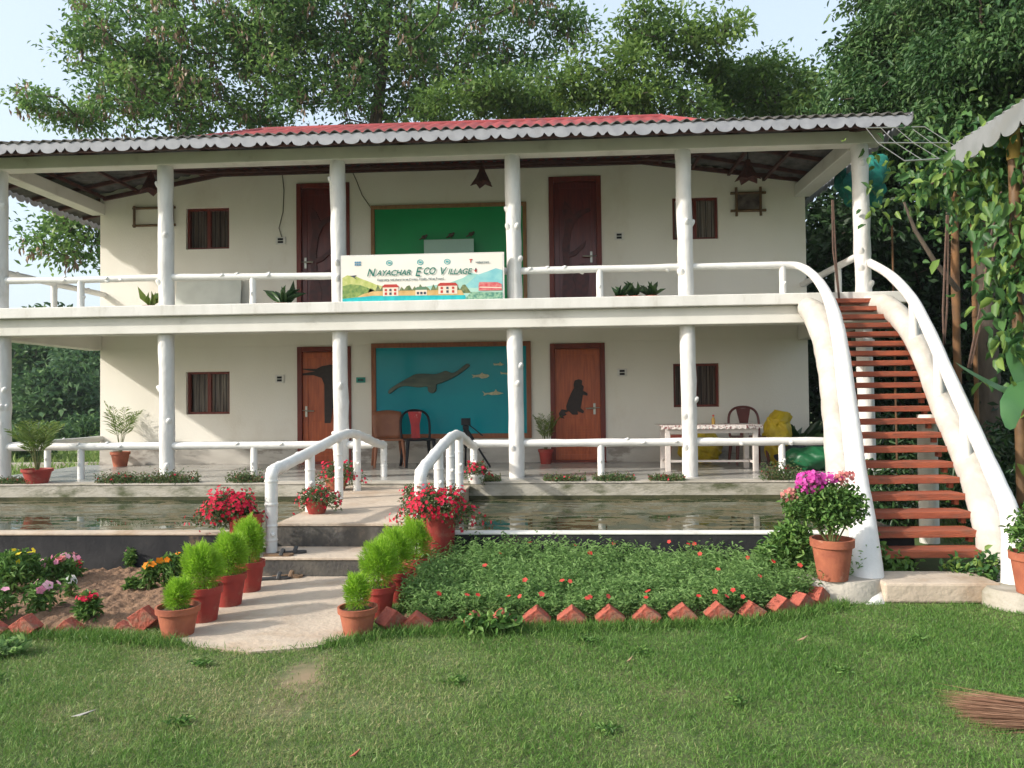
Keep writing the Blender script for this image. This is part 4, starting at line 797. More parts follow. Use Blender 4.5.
# ------------------------------------------------------------------ plants in pots
def pot_mesh(o, r, h, m, c=(0, 0, 0), rim=True, soil=True):
    rb = r*.68; p = [(0, 0), (rb, 0)]
    if rim: p += [(r*.90, h*.78), (r*.90, h*.80), (r*1.0, h*.81), (r*1.02, h), (r*.92, h), (r*.88, h*.86)]
    else: p += [(r*.88, h*.5), (r, h), (r*.93, h), (r*.88, h*.86)]
    MB().lathe(c, p, 28).build('pot', m, o, smooth=True, angle=35)
    if soil:
        q = MB(); q.blob((c[0], c[1], c[2]+h*.86), r*.89, r*.89, h*.04, .1, 20, 6); q.build('soil', POTSOIL, o, smooth=True)
def rand_dir(n, up=0.0):
    d = unit(rng.normal(size=(n, 3))); d[:, 2] += up; return unit(d)
def kochia(loc, rp, hp, pm_, w_, h, label):
    o = thing('potted_bush', label, 'potted bush', loc, 'lime green bushes in pots beside the path'); c = Vector(loc); pot_mesh(o, rp, hp, pm_, c)
    rk_ = random.Random(int(abs(loc[1]*1000))); w_ *= rk_.uniform(.92, 1.08); h *= rk_.uniform(.9, 1.06); ph_ = [rk_.uniform(0, 6.28) for _ in range(4)]
    n = int(8200*(w_/.28)**1.5); d = rand_dir(n, .25); base = np.array([c.x, c.y, c.z+hp*.86+h*.5]); u_ = rng.random(n)**.45
    P = base+d*np.array([w_*.47, w_*.47, h*.48])*u_[:, None]*(1+.13*np.sin(d[:, :1]*6+d[:, 1:2]*5+ph_[0])+.10*np.sin(d[:, 2:3]*8+d[:, :1]*5+ph_[1])+.06*np.sin(d[:, :1]*17+d[:, 2:3]*15+ph_[2]))
    P[:, 0] += (P[:, 2]-c.z-hp)*rk_.uniform(-.14, .14)
    A = d+np.array([0, 0, .55])+rng.normal(size=(n, 3))*.35
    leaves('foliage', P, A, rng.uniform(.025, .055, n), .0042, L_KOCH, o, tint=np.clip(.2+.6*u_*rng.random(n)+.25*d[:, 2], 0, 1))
    mb = MB(); mb.tube([c+Vector((0, 0, hp*.8)), c+Vector((0, 0, hp+h*.4))], [.008, .005], 6); mb.build('stem', STEM, o)
    return o
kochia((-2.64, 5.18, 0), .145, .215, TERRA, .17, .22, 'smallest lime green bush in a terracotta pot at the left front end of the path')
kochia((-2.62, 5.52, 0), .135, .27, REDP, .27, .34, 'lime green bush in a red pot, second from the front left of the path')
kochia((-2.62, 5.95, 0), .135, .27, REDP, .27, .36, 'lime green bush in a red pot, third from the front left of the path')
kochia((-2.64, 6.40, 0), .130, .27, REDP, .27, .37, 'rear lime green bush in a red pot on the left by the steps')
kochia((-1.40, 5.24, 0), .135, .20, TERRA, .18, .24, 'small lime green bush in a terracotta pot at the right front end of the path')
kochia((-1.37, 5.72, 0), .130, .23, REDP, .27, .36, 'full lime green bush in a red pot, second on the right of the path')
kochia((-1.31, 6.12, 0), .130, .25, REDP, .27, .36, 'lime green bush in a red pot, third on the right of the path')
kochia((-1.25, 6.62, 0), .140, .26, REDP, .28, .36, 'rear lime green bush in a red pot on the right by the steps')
def petunia(loc, rp, hp, pm_, rx, rz, label, nf, off=(0, 0), nl=1500, fm=F_RED, fr=.021, tall=False, name='petunia_pot', grp='pots of red petunias', rim=True):
    o = thing(name, label, 'potted flowers', loc, grp); c = Vector(loc); pot_mesh(o, rp, hp, pm_, c, rim)
    base = np.array([c.x+off[0], c.y+off[1], c.z+hp+rz*.25])
    d = rand_dir(nl, .1); u_ = rng.random(nl)**.4; P = base+d*np.array([rx, rx*.75, rz])*(u_*(1+.2*np.sin(d[:, 0]*9+base[0]*7)+.15*np.sin(d[:, 1]*11)))[:, None]
    P[:, 2] -= np.clip(np.abs(P[:, 0]-base[0])-rx*.5, 0, 1)*.5
    leaves('foliage', P, d+rng.normal(size=(nl, 3))*.6, rng.uniform(.02, .042, nl), rng.uniform(.012, .02, nl), L_PET, o)
    d = rand_dir(nf, .55); d[:, 1] -= .25; d = unit(d); P = base+d*np.array([rx, rx*.75, rz])*(rng.uniform(.85, 1.22, nf)*(1+.2*np.sin(d[:, 0]*9+base[0]*7)+.15*np.sin(d[:, 1]*11)))[:, None]; P[:, 2] -= np.clip(np.abs(P[:, 0]-base[0])-rx*.5, 0, 1)*.5
    flower_parts(P, d+np.array([0, -.35, .1])+rng.normal(size=(nf, 3))*.3, rng.uniform(fr*.6, fr*1.0, nf), fm, o)
    return o
petunia((-2.92, 7.0, 0), .15, .58, REDP, .27, .15, 'tall red pot spilling crimson petunias left of the left handrail', 420, (-.15, 0), 2300, rim=False)
petunia((-1.12, 7.02, 0), .165, .60, REDP, .34, .16, 'tall red pot of crimson petunias right of the right handrail', 380, (0, 0), 2300, rim=False)
petunia((-2.60, 8.10, .42), .125, .14, REDP, .22, .11, 'low red bowl of petunias inside the left handrail near the steps', 90, (.02, 0), 1100, rim=False)
petunia((-3.02, 10.25, .42), .16, .18, TERRA, .33, .15, 'terracotta bowl of petunias at the far left end of the walkway', 80, (.05, 0), 1500, fr=.026, rim=False)
petunia((-1.52, 8.3, .42), .11, .14, REDP, .20, .13, 'small pot of petunias inside the right handrail', 70, (0, 0), 900, rim=False)
petunia((-1.16, 10.62, .462), .12, .13, PLASW, .19, .13, 'white pot of petunias behind the far end of the right handrail', 45, (0, 0), 800, fr=.028, rim=False)
MBw = MB().box(-3.36, -2.802, 9.75, 10.748, .0, .418); tag(MBw.build('walkway_apron', PATHC), kind='structure')
# bougainvillea pot
def bush(loc, rp, hp, pm_, label, cl, name, cat, L_, flw=(), nl=2200, lsz=(.035, .06), stems=6, asp=.5):
    o = thing(name, label, cat, loc); c = Vector(loc); 
    if hp: pot_mesh(o, rp, hp, pm_, c)
    P = []; k = 0
    for cx_, cy_, cz_, rx, ry, rz_ in cl:
        n = int(nl/len(cl)); d = rand_dir(n); P.append(np.array([c.x+cx_, c.y+cy_, c.z+cz_])+d*np.array([rx, ry, rz_])*(rng.random(n)**.5)[:, None])
    P = np.concatenate(P); A = rng.normal(size=P.shape)+np.array([0, 0, .15]); L = rng.uniform(*lsz, len(P)); leaves('foliage', P, A, L, L*asp, L_, o)
    mb = MB()
    for cx_, cy_, cz_, rx, ry, rz_ in cl:
        for q in range(max(1, stems//len(cl))):
            e = c+Vector((cx_+random.uniform(-1, 1)*rx*.5, cy_+random.uniform(-1, 1)*ry*.5, cz_+rz_*.3)); s_ = c+Vector((random.uniform(-.02, .02), random.uniform(-.02, .02), hp*.8)); mb.tube([s_, s_.lerp(e, .5)+Vector((0, 0, .02)), e], [.008, .006, .003], 6)
    mb.build('stem', STEM, o)
    for (fm, n, cx_, cy_, cz_, rx, ry, rz_, fr) in flw:
        d = rand_dir(n, .4); Pf = np.array([c.x+cx_, c.y+cy_, c.z+cz_])+d*np.array([rx, ry, rz_])*(rng.random(n)**.4)[:, None]
        flower_parts(Pf, d+rng.normal(size=(n, 3))*.4+np.array([0, -.4, .2]), rng.uniform(fr*.7, fr*1.2, n), fm, o)
    return o
bush((2.14, 6.25, .165), .165, .32, TERRA, 'large terracotta pot of magenta bougainvillea at the foot of the stairs', [(0, 0, .52, .17, .15, .17), (-.22, 0, .58, .17, .12, .14), (.14, 0, .57, .15, .12, .15), (-.02, 0, .66, .20, .14, .12)], 'bougainvillea_pot', 'potted plant', L_GARD,
     ((F_MAG, 210, -.17, -.05, .77, .13, .1, .09, .017), (F_MAG, 90, -.02, -.02, .79, .13, .1, .05, .017), (F_SALM, 100, .10, -.05, .80, .09, .08, .06, .016), (F_SALM, 60, -.32, 0, .66, .07, .08, .07, .015)), 3200, (.03, .055), 10)
bush((3.46, 5.92, .145), .145, .30, TERRA, 'terracotta pot with a leafy plant at the right foot of the stairs', [(-.02, 0, .45, .16, .14, .16), (.1, 0, .55, .15, .12, .12)], 'potted_shrub', 'potted plant', L_GARD, (), 900, (.04, .07), 6, .35)
# palms
def palm(loc, rp, hp, pm_, label, nf, L, h, name='potted_palm', lf=.16, m=L_PALM, dens=24, wid=.014, cat='potted palm', up=1.2):
    o = thing(name, label, cat, loc); c = Vector(loc)
    if hp: pot_mesh(o, rp, hp, pm_, c)
    mb = MB(); C_ = []; A_ = []; LL = []
    for i in range(nf):
        a = 2*math.pi*i/nf+random.uniform(-.4, .4); sp_ = random.uniform(.2, 1.1); ll = L*random.uniform(.75, 1.1); P = []
        p = c+Vector((math.cos(a)*.02, math.sin(a)*.02, hp*.9)); v = Vector((math.cos(a)*sp_*.55, math.sin(a)*sp_*.55, up)).normalized()
        for k in range(9):
            P.append(p.copy()); p = p+v*(ll+h)/9; v = (v+Vector((math.cos(a)*.05, math.sin(a)*.05, -.15*sp_))).normalized()
        mb.tube(P, [.007*(1-k/11) for k in range(9)], 5)
        for q in range(dens):
            t = .35+.65*q/dens; i0 = min(7, int(t*8)); f_ = t*8-i0; pt = P[i0].lerp(P[i0+1], f_); d = (P[i0+1]-P[i0]).normalized(); s_ = d.cross(Vector((0, 0, 1))).normalized()
            for sg in (-1, 1):
                C_.append(tuple(pt)); A_.append(tuple(s_*sg+d*.75+Vector((0, 0, random.uniform(-.25, .25))))); LL.append(lf*math.sin(math.pi*min(1, .18+t*.75))*random.uniform(.8, 1.1))
    mb.build('stem', STEM, o); leaves('fronds', np.array(C_), np.array(A_), np.array(LL), wid, m, o)
    return o
palm((-7.72, 10.95, .462), .21, .21, REDP, 'wide potted palm with arching fronds on the terrace edge at far left', 11, .42, .50, lf=.26, dens=22, wid=.016, up=2.6)
palm((-8.10, 13.75, .47), .17, .27, TERRA, 'slender upright potted palm against the left end of the wall', 7, .46, .62, lf=.26, dens=20, wid=.016, up=3.8)
palm((-.25, 13.75, .47), .135, .26, REDP, 'small potted palm between the teal panel and the otter door', 8, .30, .50, lf=.18, dens=20, up=3.4, wid=.014)
def broadleaf(loc, n, L, label, name='leafy_plant', m=L_GARD, wid=.3, hp=.0, z0=.0):
    o = thing(name, label, 'plant', loc); c = Vector(loc)
    if hp: pot_mesh(o, .13, hp, TERRA, c)
    a = rng.uniform(0, 6.28, n); el = rng.uniform(.5, 1.5, n); A = np.stack([np.cos(a), np.sin(a), el], 1); LL = rng.uniform(.7, 1.1, n)*L
    leaves('foliage', np.tile(np.array([c.x, c.y, c.z+hp*.9]), (n, 1))+rng.normal(size=(n, 3))*.012, A, LL, LL*wid, m, o, bend=.12)
    return o
for x, y, lb, n, L in ((142, 302, 'small cycad like plant on the upper floor edge left of the second pillar', 12, .40), (277, 300, 'small leafy plant on the upper floor edge beside the dark left door', 12, .40)):
    v = PY(x, 306, 11.5); broadleaf((v.x, 11.75, 3.02), n, L, lb, hp=.14, m=L_PALM if x < 200 else L_DARK)
for x, lb in ((622, 'left of the three low plants on the upper floor edge right of the door'), (636, 'middle of the three low plants on the upper floor edge right of the door'), (653, 'right of the three low plants on the upper floor edge right of the door')):
    v = PY(x, 300, 11.5); broadleaf((v.x, 11.72, 3.02), 12, .27, lb, m=L_DARK, hp=.14)
v = PY(802, 440, 13.3); broadleaf((v.x, 13.5, .47), 16, .62, 'tall dark leafy plant behind the sacks at the wall end', 'leafy_plant', L_DARK, .28, hp=.28)
# low plants on the terrace edge
for x0, x1, h, fl, lb in ((-6, 38, .05, 14, 'low weedy plant on the terrace edge at the far left'), (98, 145, .09, 16, 'low grey green plant on the terrace edge left of the second pillar'), (145, 196, .10, 10, 'low grey green plant on the terrace edge below the second pillar'), (228, 262, .10, 6, 'low plant on the terrace edge just left of the petunias'), (545, 585, .05, 10, 'reddish creeping plant on the terrace edge below the otter door'), (594, 634, .06, 3, 'green creeping plant on the terrace edge below the rail post'), (650, 684, .05, 12, 'reddish creeping plant on the terrace edge left of the fifth pillar'), (762, 800, .16, 4, 'bushy grey plant on the terrace edge near the last rail post'), (476, 500, .06, 4, 'small green plant on the terrace edge right of the walkway')):
    a, b_ = PY(x0, 480, 10.9).x, PY(x1, 480, 10.9).x; c = ((a+b_)/2, 10.92, .462); o = thing('kerb_plant', lb, 'plant', c, 'low plants along the terrace edge')
    n = int(2600*(b_-a)); h *= .62; P = np.stack([rng.normal(c[0], (b_-a)*.27, n), rng.normal(10.92, .06, n), .462+np.abs(rng.normal(0, h, n))], 1); P[:, 0] = np.clip(P[:, 0], a, b_)
    leaves('foliage', P, rand_dir(n, .4), rng.uniform(.02, .045, n), .014, L_KERB, o); nf = fl
    flower_parts(P[:nf]+np.array([0, -.03, h*.8]), rand_dir(nf, 1), .016, F_RED, o)
# ------------------------------------------------------------------ flower bed on the left
def flower_plant(px, py, h, w_, nl, label, flw, name='flower_plant', L_=L_GARD, lsz=(.04, .075)):
    v = PZ(px, py, .04); c = (v.x, v.y, .03)
    o = bush(c, 0, 0, None, label, [(0, 0, h*.45, w_/2, w_/2, h*.45), (0, 0, h*.7, w_*.35, w_*.35, h*.3)], name, 'flowering plant', L_, [(fm, n, 0, 0, h*.9, w_*.5, w_*.45, h*.12, fr) for fm, n, fr in flw], nl, lsz, 8, .33)
    o['group'] = 'flowering plants in the left bed'; return o
flower_plant(14, 592, .34, .52, 1500, 'large bushy plant with yellow flowers at the left edge of the bed', [(F_YEL, 7, .03)])
flower_plant(62, 584, .26, .30, 420, 'leafy plant with a cluster of pink flowers in the left bed', [(F_PINK, 9, .034), (F_SALM, 5, .035)])
flower_plant(42, 613, .24, .26, 380, 'plant with pale pink flowers just behind the left edging bricks', [(F_PINK, 6, .038)])
flower_plant(-2, 622, .26, .28, 360, 'pink flowered plant cut by the left edge of the photo', [(F_PINK, 6, .038)])
flower_plant(88, 621, .20, .17, 420, 'dark leaved plant with one large crimson flower head', [(F_RED, 40, .022)])
flower_plant(70, 600, .20, .10, 60, 'small plant with a single white star flower', [(F_WHT, 2, .04)])
flower_plant(40, 584, .20, .22, 200, 'small plant with dusky pink blooms beside the yellow bush', [(F_PINK, 7, .035)])
flower_plant(70, 578, .15, .24, 300, 'low grey green plant with one dark red flower', [(F_RED, 2, .035)])
flower_plant(130, 570, .20, .10, 130, 'upright seedling with a small pink bud by the tarred wall', [(F_PINK, 2, .02)])
flower_plant(133, 590, .09, .16, 220, 'low flowerless rosette in the middle of the soil', [])
flower_plant(150, 590, .24, .16, 200, 'marigold plant with orange and yellow flowers, left of its pair', [(F_ORA, 3, .032), (F_YEL, 2, .03)])
flower_plant(172, 588, .30, .26, 500, 'tall marigold plant with orange flowers beside the lime bushes', [(F_ORA, 4, .034)])
# ------------------------------------------------------------------ edging bricks
bproto = None
BR = [(-3.93, 5.12, 'leftmost edging brick of the left bed, cut by the photo edge', .2, .0), (-3.70, 5.14, 'tilted edging brick second from the left', .0, .1), (-3.47, 5.25, 'flatter edging brick third from the left', .1, -.12), (-3.12, 5.34, 'small half buried edging brick left of the terracotta pot', .2, -.3), (-2.98, 5.36, 'pale edging brick leaning beside the front left pot', .1, .1), (-2.84, 5.56, 'edging brick behind the front left pot', .7, .1),
      (-1.20, 5.38, 'weathered edging brick beside the front right pot', .9, .05), (-1.02, 5.40, 'sunken edging brick next to the front right pot', .1, -.1), (-.62, 5.44, 'half hidden edging brick among the leaves, second from the sunken one', .0, -.1), (-.42, 5.45, 'rough brown edging brick behind the small plant', .2, -.05),
      (-.18, 5.50, 'first clean triangular edging brick right of the rough one', 0, 0), (.07, 5.50, 'second clean triangular edging brick in the right row', 0, 0), (.34, 5.53, 'third triangular edging brick in the right row', .05, 0), (.60, 5.55, 'fourth triangular edging brick in the right row', -.03, 0), (.86, 5.59, 'fifth triangular edging brick in the right row', 0, 0), (1.12, 5.63, 'sixth triangular edging brick in the right row, leaning', .05, .02), (1.38, 5.72, 'edging brick partly covered by leaves near the corner', .15, -.03), (1.62, 5.83, 'edging brick at the turn of the row', .45, 0), (1.80, 5.95, 'edging brick second from the stair end of the row', .6, .0), (1.98, 6.12, 'last edging brick at the stair pad', .8, .0)]
for i, (x, y, lb, a, dz) in enumerate(BR):
    if bproto is None:
        s_ = .085; mb = MB(); mb.prism([(0, -s_*1.3), (s_*1.25, 0), (0, s_*1.0), (-s_*1.25, 0)], -.055, .055); bproto = mb.build('edging_brick', BRICK, bevel=.005); o = bproto
    else: o = bproto.copy(); COL.objects.link(o)
    o.location = (x, y, .055+dz*.25); o.rotation_euler = (random.uniform(-.12, .12), dz+random.uniform(-.08, .08), a); o.scale = (1+random.uniform(-.08, .1),)*3
    tag(o, lb, 'brick', 'red bricks edging the flower beds')
# ------------------------------------------------------------------ slippers, broom, dry leaves
def slipper(loc, a, label, m, tilt=0, strapm=SLIPT):
    o = thing('slipper', label, 'slipper', loc, 'slippers left on the steps'); c = Vector(loc)
    pl = smooth_poly([(-.13, -.03), (-.05, -.033), (.03, -.04), (.10, -.045), (.13, 0), (.10, .045), (.03, .04), (-.05, .033), (-.13, .03), (-.145, 0)], 3)
    mb = MB(); n = len(pl); mb.add([(x, y, 0) for x, y in pl]+[(x, y, .02) for x, y in pl], [tuple(range(n))[::-1], tuple(range(n, 2*n))]+[(i, (i+1) % n, n+(i+1) % n, n+i) for i in range(n)]); rotz(mb, c, a).build('sole', m, o)
    mb = MB(); mb.tube([(.02, -.045, .012), (.03, -.03, .05), (.035, 0, .062), (.03, .03, .05), (.02, .045, .012)], .018, 6, sy=.4); rotz(mb, c, a).build('strap', strapm, o); return o
slipper((-2.47, 6.87, .02), .15, 'front slipper of the pair at the foot of the lower step', SLIPT, 0, SLIPT); slipper((-2.56, 6.80, .02), .3, 'rear slipper of the pair at the foot of the lower step', SLIP, 0, SLIP)
slipper((-2.52, 7.12, .19), .25, 'dark slipper on the lower step at the base of the handrail', SLIP, 0, SLIP); slipper((-2.60, 7.0, .19), .1, 'tan soled slipper on the edge of the lower step', SLIPT, 0, SLIP)
bo = thing('straw_broom', 'reddish brown bundle broom lying on the lawn at the right edge', 'broom', (2.2, 3.95, 0))
n = 1400; t = rng.random(n); root = np.array([2.75, 3.75, .06]); tipc = np.array([1.92, 4.02, .03])
fan = rng.normal(size=(n, 3))*np.array([.02, .10, .022]); P0 = root+rng.normal(size=(n, 3))*.012; P1 = tipc+fan+np.stack([rng.uniform(0, .25, n), np.zeros(n), np.zeros(n)], 1); P1[:, 2] = np.clip(P1[:, 2], .008, .09)
A = P1-P0; L = np.linalg.norm(A, axis=1); leaves('fibres', P0, A, L, .006, STRAW, bo, bend=.02)
MB().tube([root+np.array([-.05, .01, 0]), root+np.array([.45, -.12, .01])], [.035, .03], 10).build('binding', ROPE, bo)
for x, y, lb, r, m in ((83, 716, 'grey dry leaf lying on the lawn at lower left', .055, mat('grey_leaf', (.30, .29, .27), None, 20)), (803, 640, 'pale dry leaf on the lawn below the brick row', .04, DRYLEAF), (355, 756, 'small reddish leaf at the bottom of the lawn', .022, BRICK), (630, 661, 'tiny pale leaf in the lawn below the bricks', .02, DRYLEAF)):
    v = PZ(x, y, .035); mb = MB(); mb.add([(v.x-r, v.y-.01, .035), (v.x, v.y-r*.4, .045), (v.x+r, v.y+.02, .06), (v.x, v.y+r*.5, .03)], [(0, 1, 2, 3)]); mb.v = mb.v; o = mb.build('dry_leaf', m); s_ = o.modifiers.new('s', 'SOLIDIFY'); s_.thickness = .002; tag(o, lb, 'leaf')
# ------------------------------------------------------------------ lawn, ground cover
def inpoly(X, Y, poly):
    r = np.zeros(len(X), bool); n = len(poly); j = n-1
    for i in range(n):
        xi, yi = poly[i]; xj, yj = poly[j]
        c = ((yi > Y) != (yj > Y)) & (X < (xj-xi)*(Y-yi)/(yj-yi+1e-12)+xi); r ^= c; j = i
    return r
BEDL = [(-7, 5.20), (-4.0, 5.16), (-3.7, 5.2), (-3.4, 5.3), (-2.9, 5.42), (-2.8, 5.6), (-2.8, 7.2), (-7, 7.2)]
BEDR = [(-1.05, 5.50), (-.3, 5.52), (.6, 5.60), (1.2, 5.70), (1.6, 5.88), (1.95, 6.15), (2.5, 6.5), (2.5, 7.2), (-1.2, 7.2), (-1.2, 5.7)]
def blades(name, n, x0, x1, y0, y1, hmin, hmax, wd, m, wedge=1.3, keep=None, seed=1):
    X = rng.uniform(x0, x1, n); Y = rng.uniform(y0, y1, n)
    k = np.abs(X) < .72*Y+wedge
    k &= ~inpoly(X, Y, [(a+(.04 if a < -2 else -.04), b_+.05) for a, b_ in pth]) & ~inpoly(X, Y, BEDL) & ~inpoly(X, Y, BEDR)
    k &= ~((X > -2.9) & (X < -1.2) & (Y > 6.9)); k &= ~((X > 2.45) & (X < 3.42) & (Y > 6.12))
    patch = vnoise(X, Y, 1.6, 21)+.8*vnoise(X, Y, 5, 22)+.5*vnoise(X, Y, 13, 23)
    bare = np.exp(-(((X+1.55)/.16)**2+((Y-4.45)/.40)**2))*1.0+.55*np.exp(-(((X+1.2)/.35)**2+((Y-3.95)/.2)**2)); bare = bare*(.6+.5*(vnoise(X, Y, 17, 24) > -.1)); k &= rng.random(n) > np.clip(bare+np.clip(.45*(patch-.7), 0, .6), 0, .96)
    X, Y, patch = X[k], Y[k], patch[k]; n = len(X)
    C_ = np.stack([X, Y, np.zeros(n)], 1); A = rng.normal(size=(n, 3))*.62+np.array([.05, 0, .75]); A[:, 2] = np.abs(A[:, 2])
    lush = np.clip((X+.5)/4, -.35, .4)
    L = rng.uniform(hmin, hmax, n)*(1+.35*np.clip(-patch, -1, 1)); tint = np.clip(.38+.17*patch-.30*lush+rng.normal(size=n)*.18+.3*np.exp(-(((X+1.4)/1.3)**2+((Y-4.1)/.9)**2)), 0, 1)
    o = leaves(name, C_, A, L, wd*rng.uniform(.7, 1.3, n), m, tint=tint, bend=.12)
    return tag(o, 'short green grass growing over the lawn', 'grass', kind='stuff')
blades('lawn_grass', 960000, -8.2, 9.2, 2.4, 7.0, .018, .048, .0036, L_GRASS, wedge=3.2)
blades('lawn_grass', 60000, 4.2, 14, 7.0, 15, .03, .08, .010, L_GRASS, wedge=9)
blades('lawn_grass', 50000, -16, -9.7, 2.5, 11.5, .03, .08, .009, L_GRASS, wedge=16)
for i_, (wx, wy) in enumerate(((.5, 4.9), (.15, 5.1), (-2.2, 4.6), (1.6, 4.6), (.9, 4.1), (-.6, 4.35), (2.3, 5.2), (-3.3, 4.3), (-1.9, 3.75), (.2, 3.75))):
    c_ = np.array([wx, wy, .02]); n_w = 60; an = rng.uniform(0, 6.28, n_w); A_w = np.stack([np.cos(an), np.sin(an), rng.uniform(.15, .8, n_w)], 1)
    tag(leaves('lawn_weed', c_+rng.normal(size=(n_w, 3))*np.array([.03, .025, .006]), A_w, rng.uniform(.02, .04, n_w), .012, L_GARD), ('pale weed in the lawn below the third triangular brick', 'pale weed in the lawn just below the first triangular brick', 'small weed beside the worn earth patch, on its left', 'small weed in the lawn between the broom and the brick row', 'weed in the right lawn left of the broom', 'small weed right of the worn earth patch', 'weed in the lawn below the bottom stair step', 'weed in the left lawn near the grey dry leaf', 'weed near the bottom edge left of the reddish leaf', 'weed near the bottom edge right of the reddish leaf')[i_], 'weed', 'weeds scattered in the lawn')
# longer tufts along the bricks
n = 13000; X = rng.uniform(-4.6, 2.2, n); edge = np.interp(X, [-4.6, -3.9, -3.4, -2.8, -1.5, -1.1, 0, .6, 1.3, 1.7, 2.2], [5.04, 5.05, 5.15, 5.0, 5.0, 5.25, 5.38, 5.45, 5.55, 5.75, 6.05]); Y = edge+rng.normal(size=n)*.05
k = ~inpoly(X, Y, pth); X, Y = X[k], Y[k]; n = len(X)
tag(leaves('edge_grass', np.stack([X, Y, np.zeros(n)], 1), rng.normal(size=(n, 3))*.4+np.array([0, -.1, .9]), rng.uniform(.04, .10, n), .0045, L_GRASS, tint=np.clip(rng.normal(.3, .2, n), 0, 1)), 'longer grass tufts along the edging bricks', 'grass', kind='stuff')
# ground cover in the right bed: feathery stems with opposite leaves
NS = 3100; X = rng.uniform(-1.25, 2.45, NS*2); Y = rng.uniform(5.45, 7.1, NS*2); k = inpoly(X, Y, BEDR); X, Y = X[k], Y[k]; NS = len(X)
H = (.12+.10*np.clip((Y-5.5)/1.2, 0, 1))*(1+.45*vnoise(X, Y, 5, 31))*rng.uniform(.7, 1.35, NS); H = np.clip(H, .05, .36)
C_ = []; A_ = []; T_ = []
tb_ = np.clip(.5+.25*vnoise(X, Y, 4, 35), .1, .9)
for q in range(14):
    f_ = (q+1)/14; lean = rng.normal(size=(NS, 2))*.0
    ang = rng.uniform(0, 6.28, NS); sl_ = np.stack([np.sin(X*57)*.35, np.cos(Y*61)*.35], 1)
    C_.append(np.stack([X+sl_[:, 0]*H*f_+rng.normal(size=NS)*.018, Y+sl_[:, 1]*H*f_+rng.normal(size=NS)*.018, .03+H*f_], 1)); A_.append(np.stack([np.cos(ang), np.sin(ang), rng.uniform(.1, .9, NS)], 1)); T_.append(np.clip(tb_*.7+.3*f_*rng.random(NS), 0, 1))
C_, A_, T_ = map(np.concatenate, (C_, A_, T_)); L = rng.uniform(.024, .052, len(C_))
gc = leaves('ground_cover', C_, A_, L, L*.30, L_COVER, tint=T_, bend=.1); tag(gc, 'dense green ground cover with scattered red flowers in the right bed', 'ground cover', kind='stuff')
FPX = [(485, 570), (525, 581), (507, 600), (519, 597), (540, 610), (427, 612), (500, 558), (530, 550), (562, 580), (570, 583), (575, 552), (590, 560), (650, 603), (648, 590), (700, 562), (760, 577), (715, 589), (700, 596), (733, 589), (748, 565), (805, 553), (800, 570), (790, 540), (610, 601), (588, 599), (592, 606), (680, 540), (693, 548), (735, 604), (467, 592), (612, 545), (718, 572), (668, 548), (773, 566), (470, 612), (750, 602)]
P = np.array([tuple(PZ(x, y, .24)) for x, y in FPX]); P[:, 1] = np.clip(P[:, 1], 5.45, 7.05); P[:, 2] = .2+.08*np.clip((P[:, 1]-5.5)/1.2, 0, 1)+rng.uniform(.0, .04, len(P))
fl = blossoms('ground_cover_flowers', P, rng.normal(size=(len(P), 3))*.3+np.array([0, -.5, .8]), rng.uniform(.018, .027, len(P)), F_SCAR); tag(fl, 'small red flowers scattered over the right ground cover', 'flowers', kind='stuff')
# bushy green plant under the bougainvillea
def P3(px, py, Y): v = PY(px, py, Y); return (v.x, v.y, v.z)
bush((1.85, 6.62, .03), 0, 0, None, 'leafy shrub growing at the bed corner behind the bougainvillea pot', [(0, 0, .22, .22, .2, .2), (.1, 0, .38, .16, .16, .14)], 'leafy_shrub', 'shrub', L_GARD, (), 1200, (.05, .09), 8, .35)
bush((-.42, 5.28, 0), 0, 0, None, 'broad leaved weed growing over the rough brown edging brick', [(0, 0, .08, .16, .08, .07), (-.18, 0, .07, .1, .07, .06)], 'weed', 'weed', L_GARD, (), 240, (.05, .08), 6, .5)
bush((-3.55, 4.75, 0), 0, 0, None, 'pale green weed in the lawn at lower left', [(0, 0, .05, .13, .1, .04)], 'weed', 'weed', L_COVER, (), 160, (.05, .08), 4, .4)
bush((2.66, 6.75, 0), 0, 0, None, 'leafy weed under the left ends of the lowest treads', [(0, 0, .2, .12, .15, .2), (.2, .0, .15, .18, .15, .13), (-.02, .2, .4, .1, .12, .16)], 'weed', 'weed', L_GARD, (), 520, (.05, .09), 8, .5)
bush((3.42, 6.55, 0), 0, 0, None, 'leafy weed beside the bottom step at the right stair log', [(0, -.1, .2, .12, .12, .18), (-.15, .05, .14, .15, .12, .12)], 'weed', 'weed', L_VINE, (), 380, (.04, .08), 6, .5)
bush((3.75, 9.3, 0), 0, 0, None, 'dark leafy undergrowth in the shade beneath the stairs', [(0, 0, .25, .35, .4, .25), (.5, .5, .4, .4, .5, .4), (.3, 1.2, .4, .5, .5, .4)], 'undergrowth', 'undergrowth', L_DARK, (), 2600, (.06, .13), 8, .35)

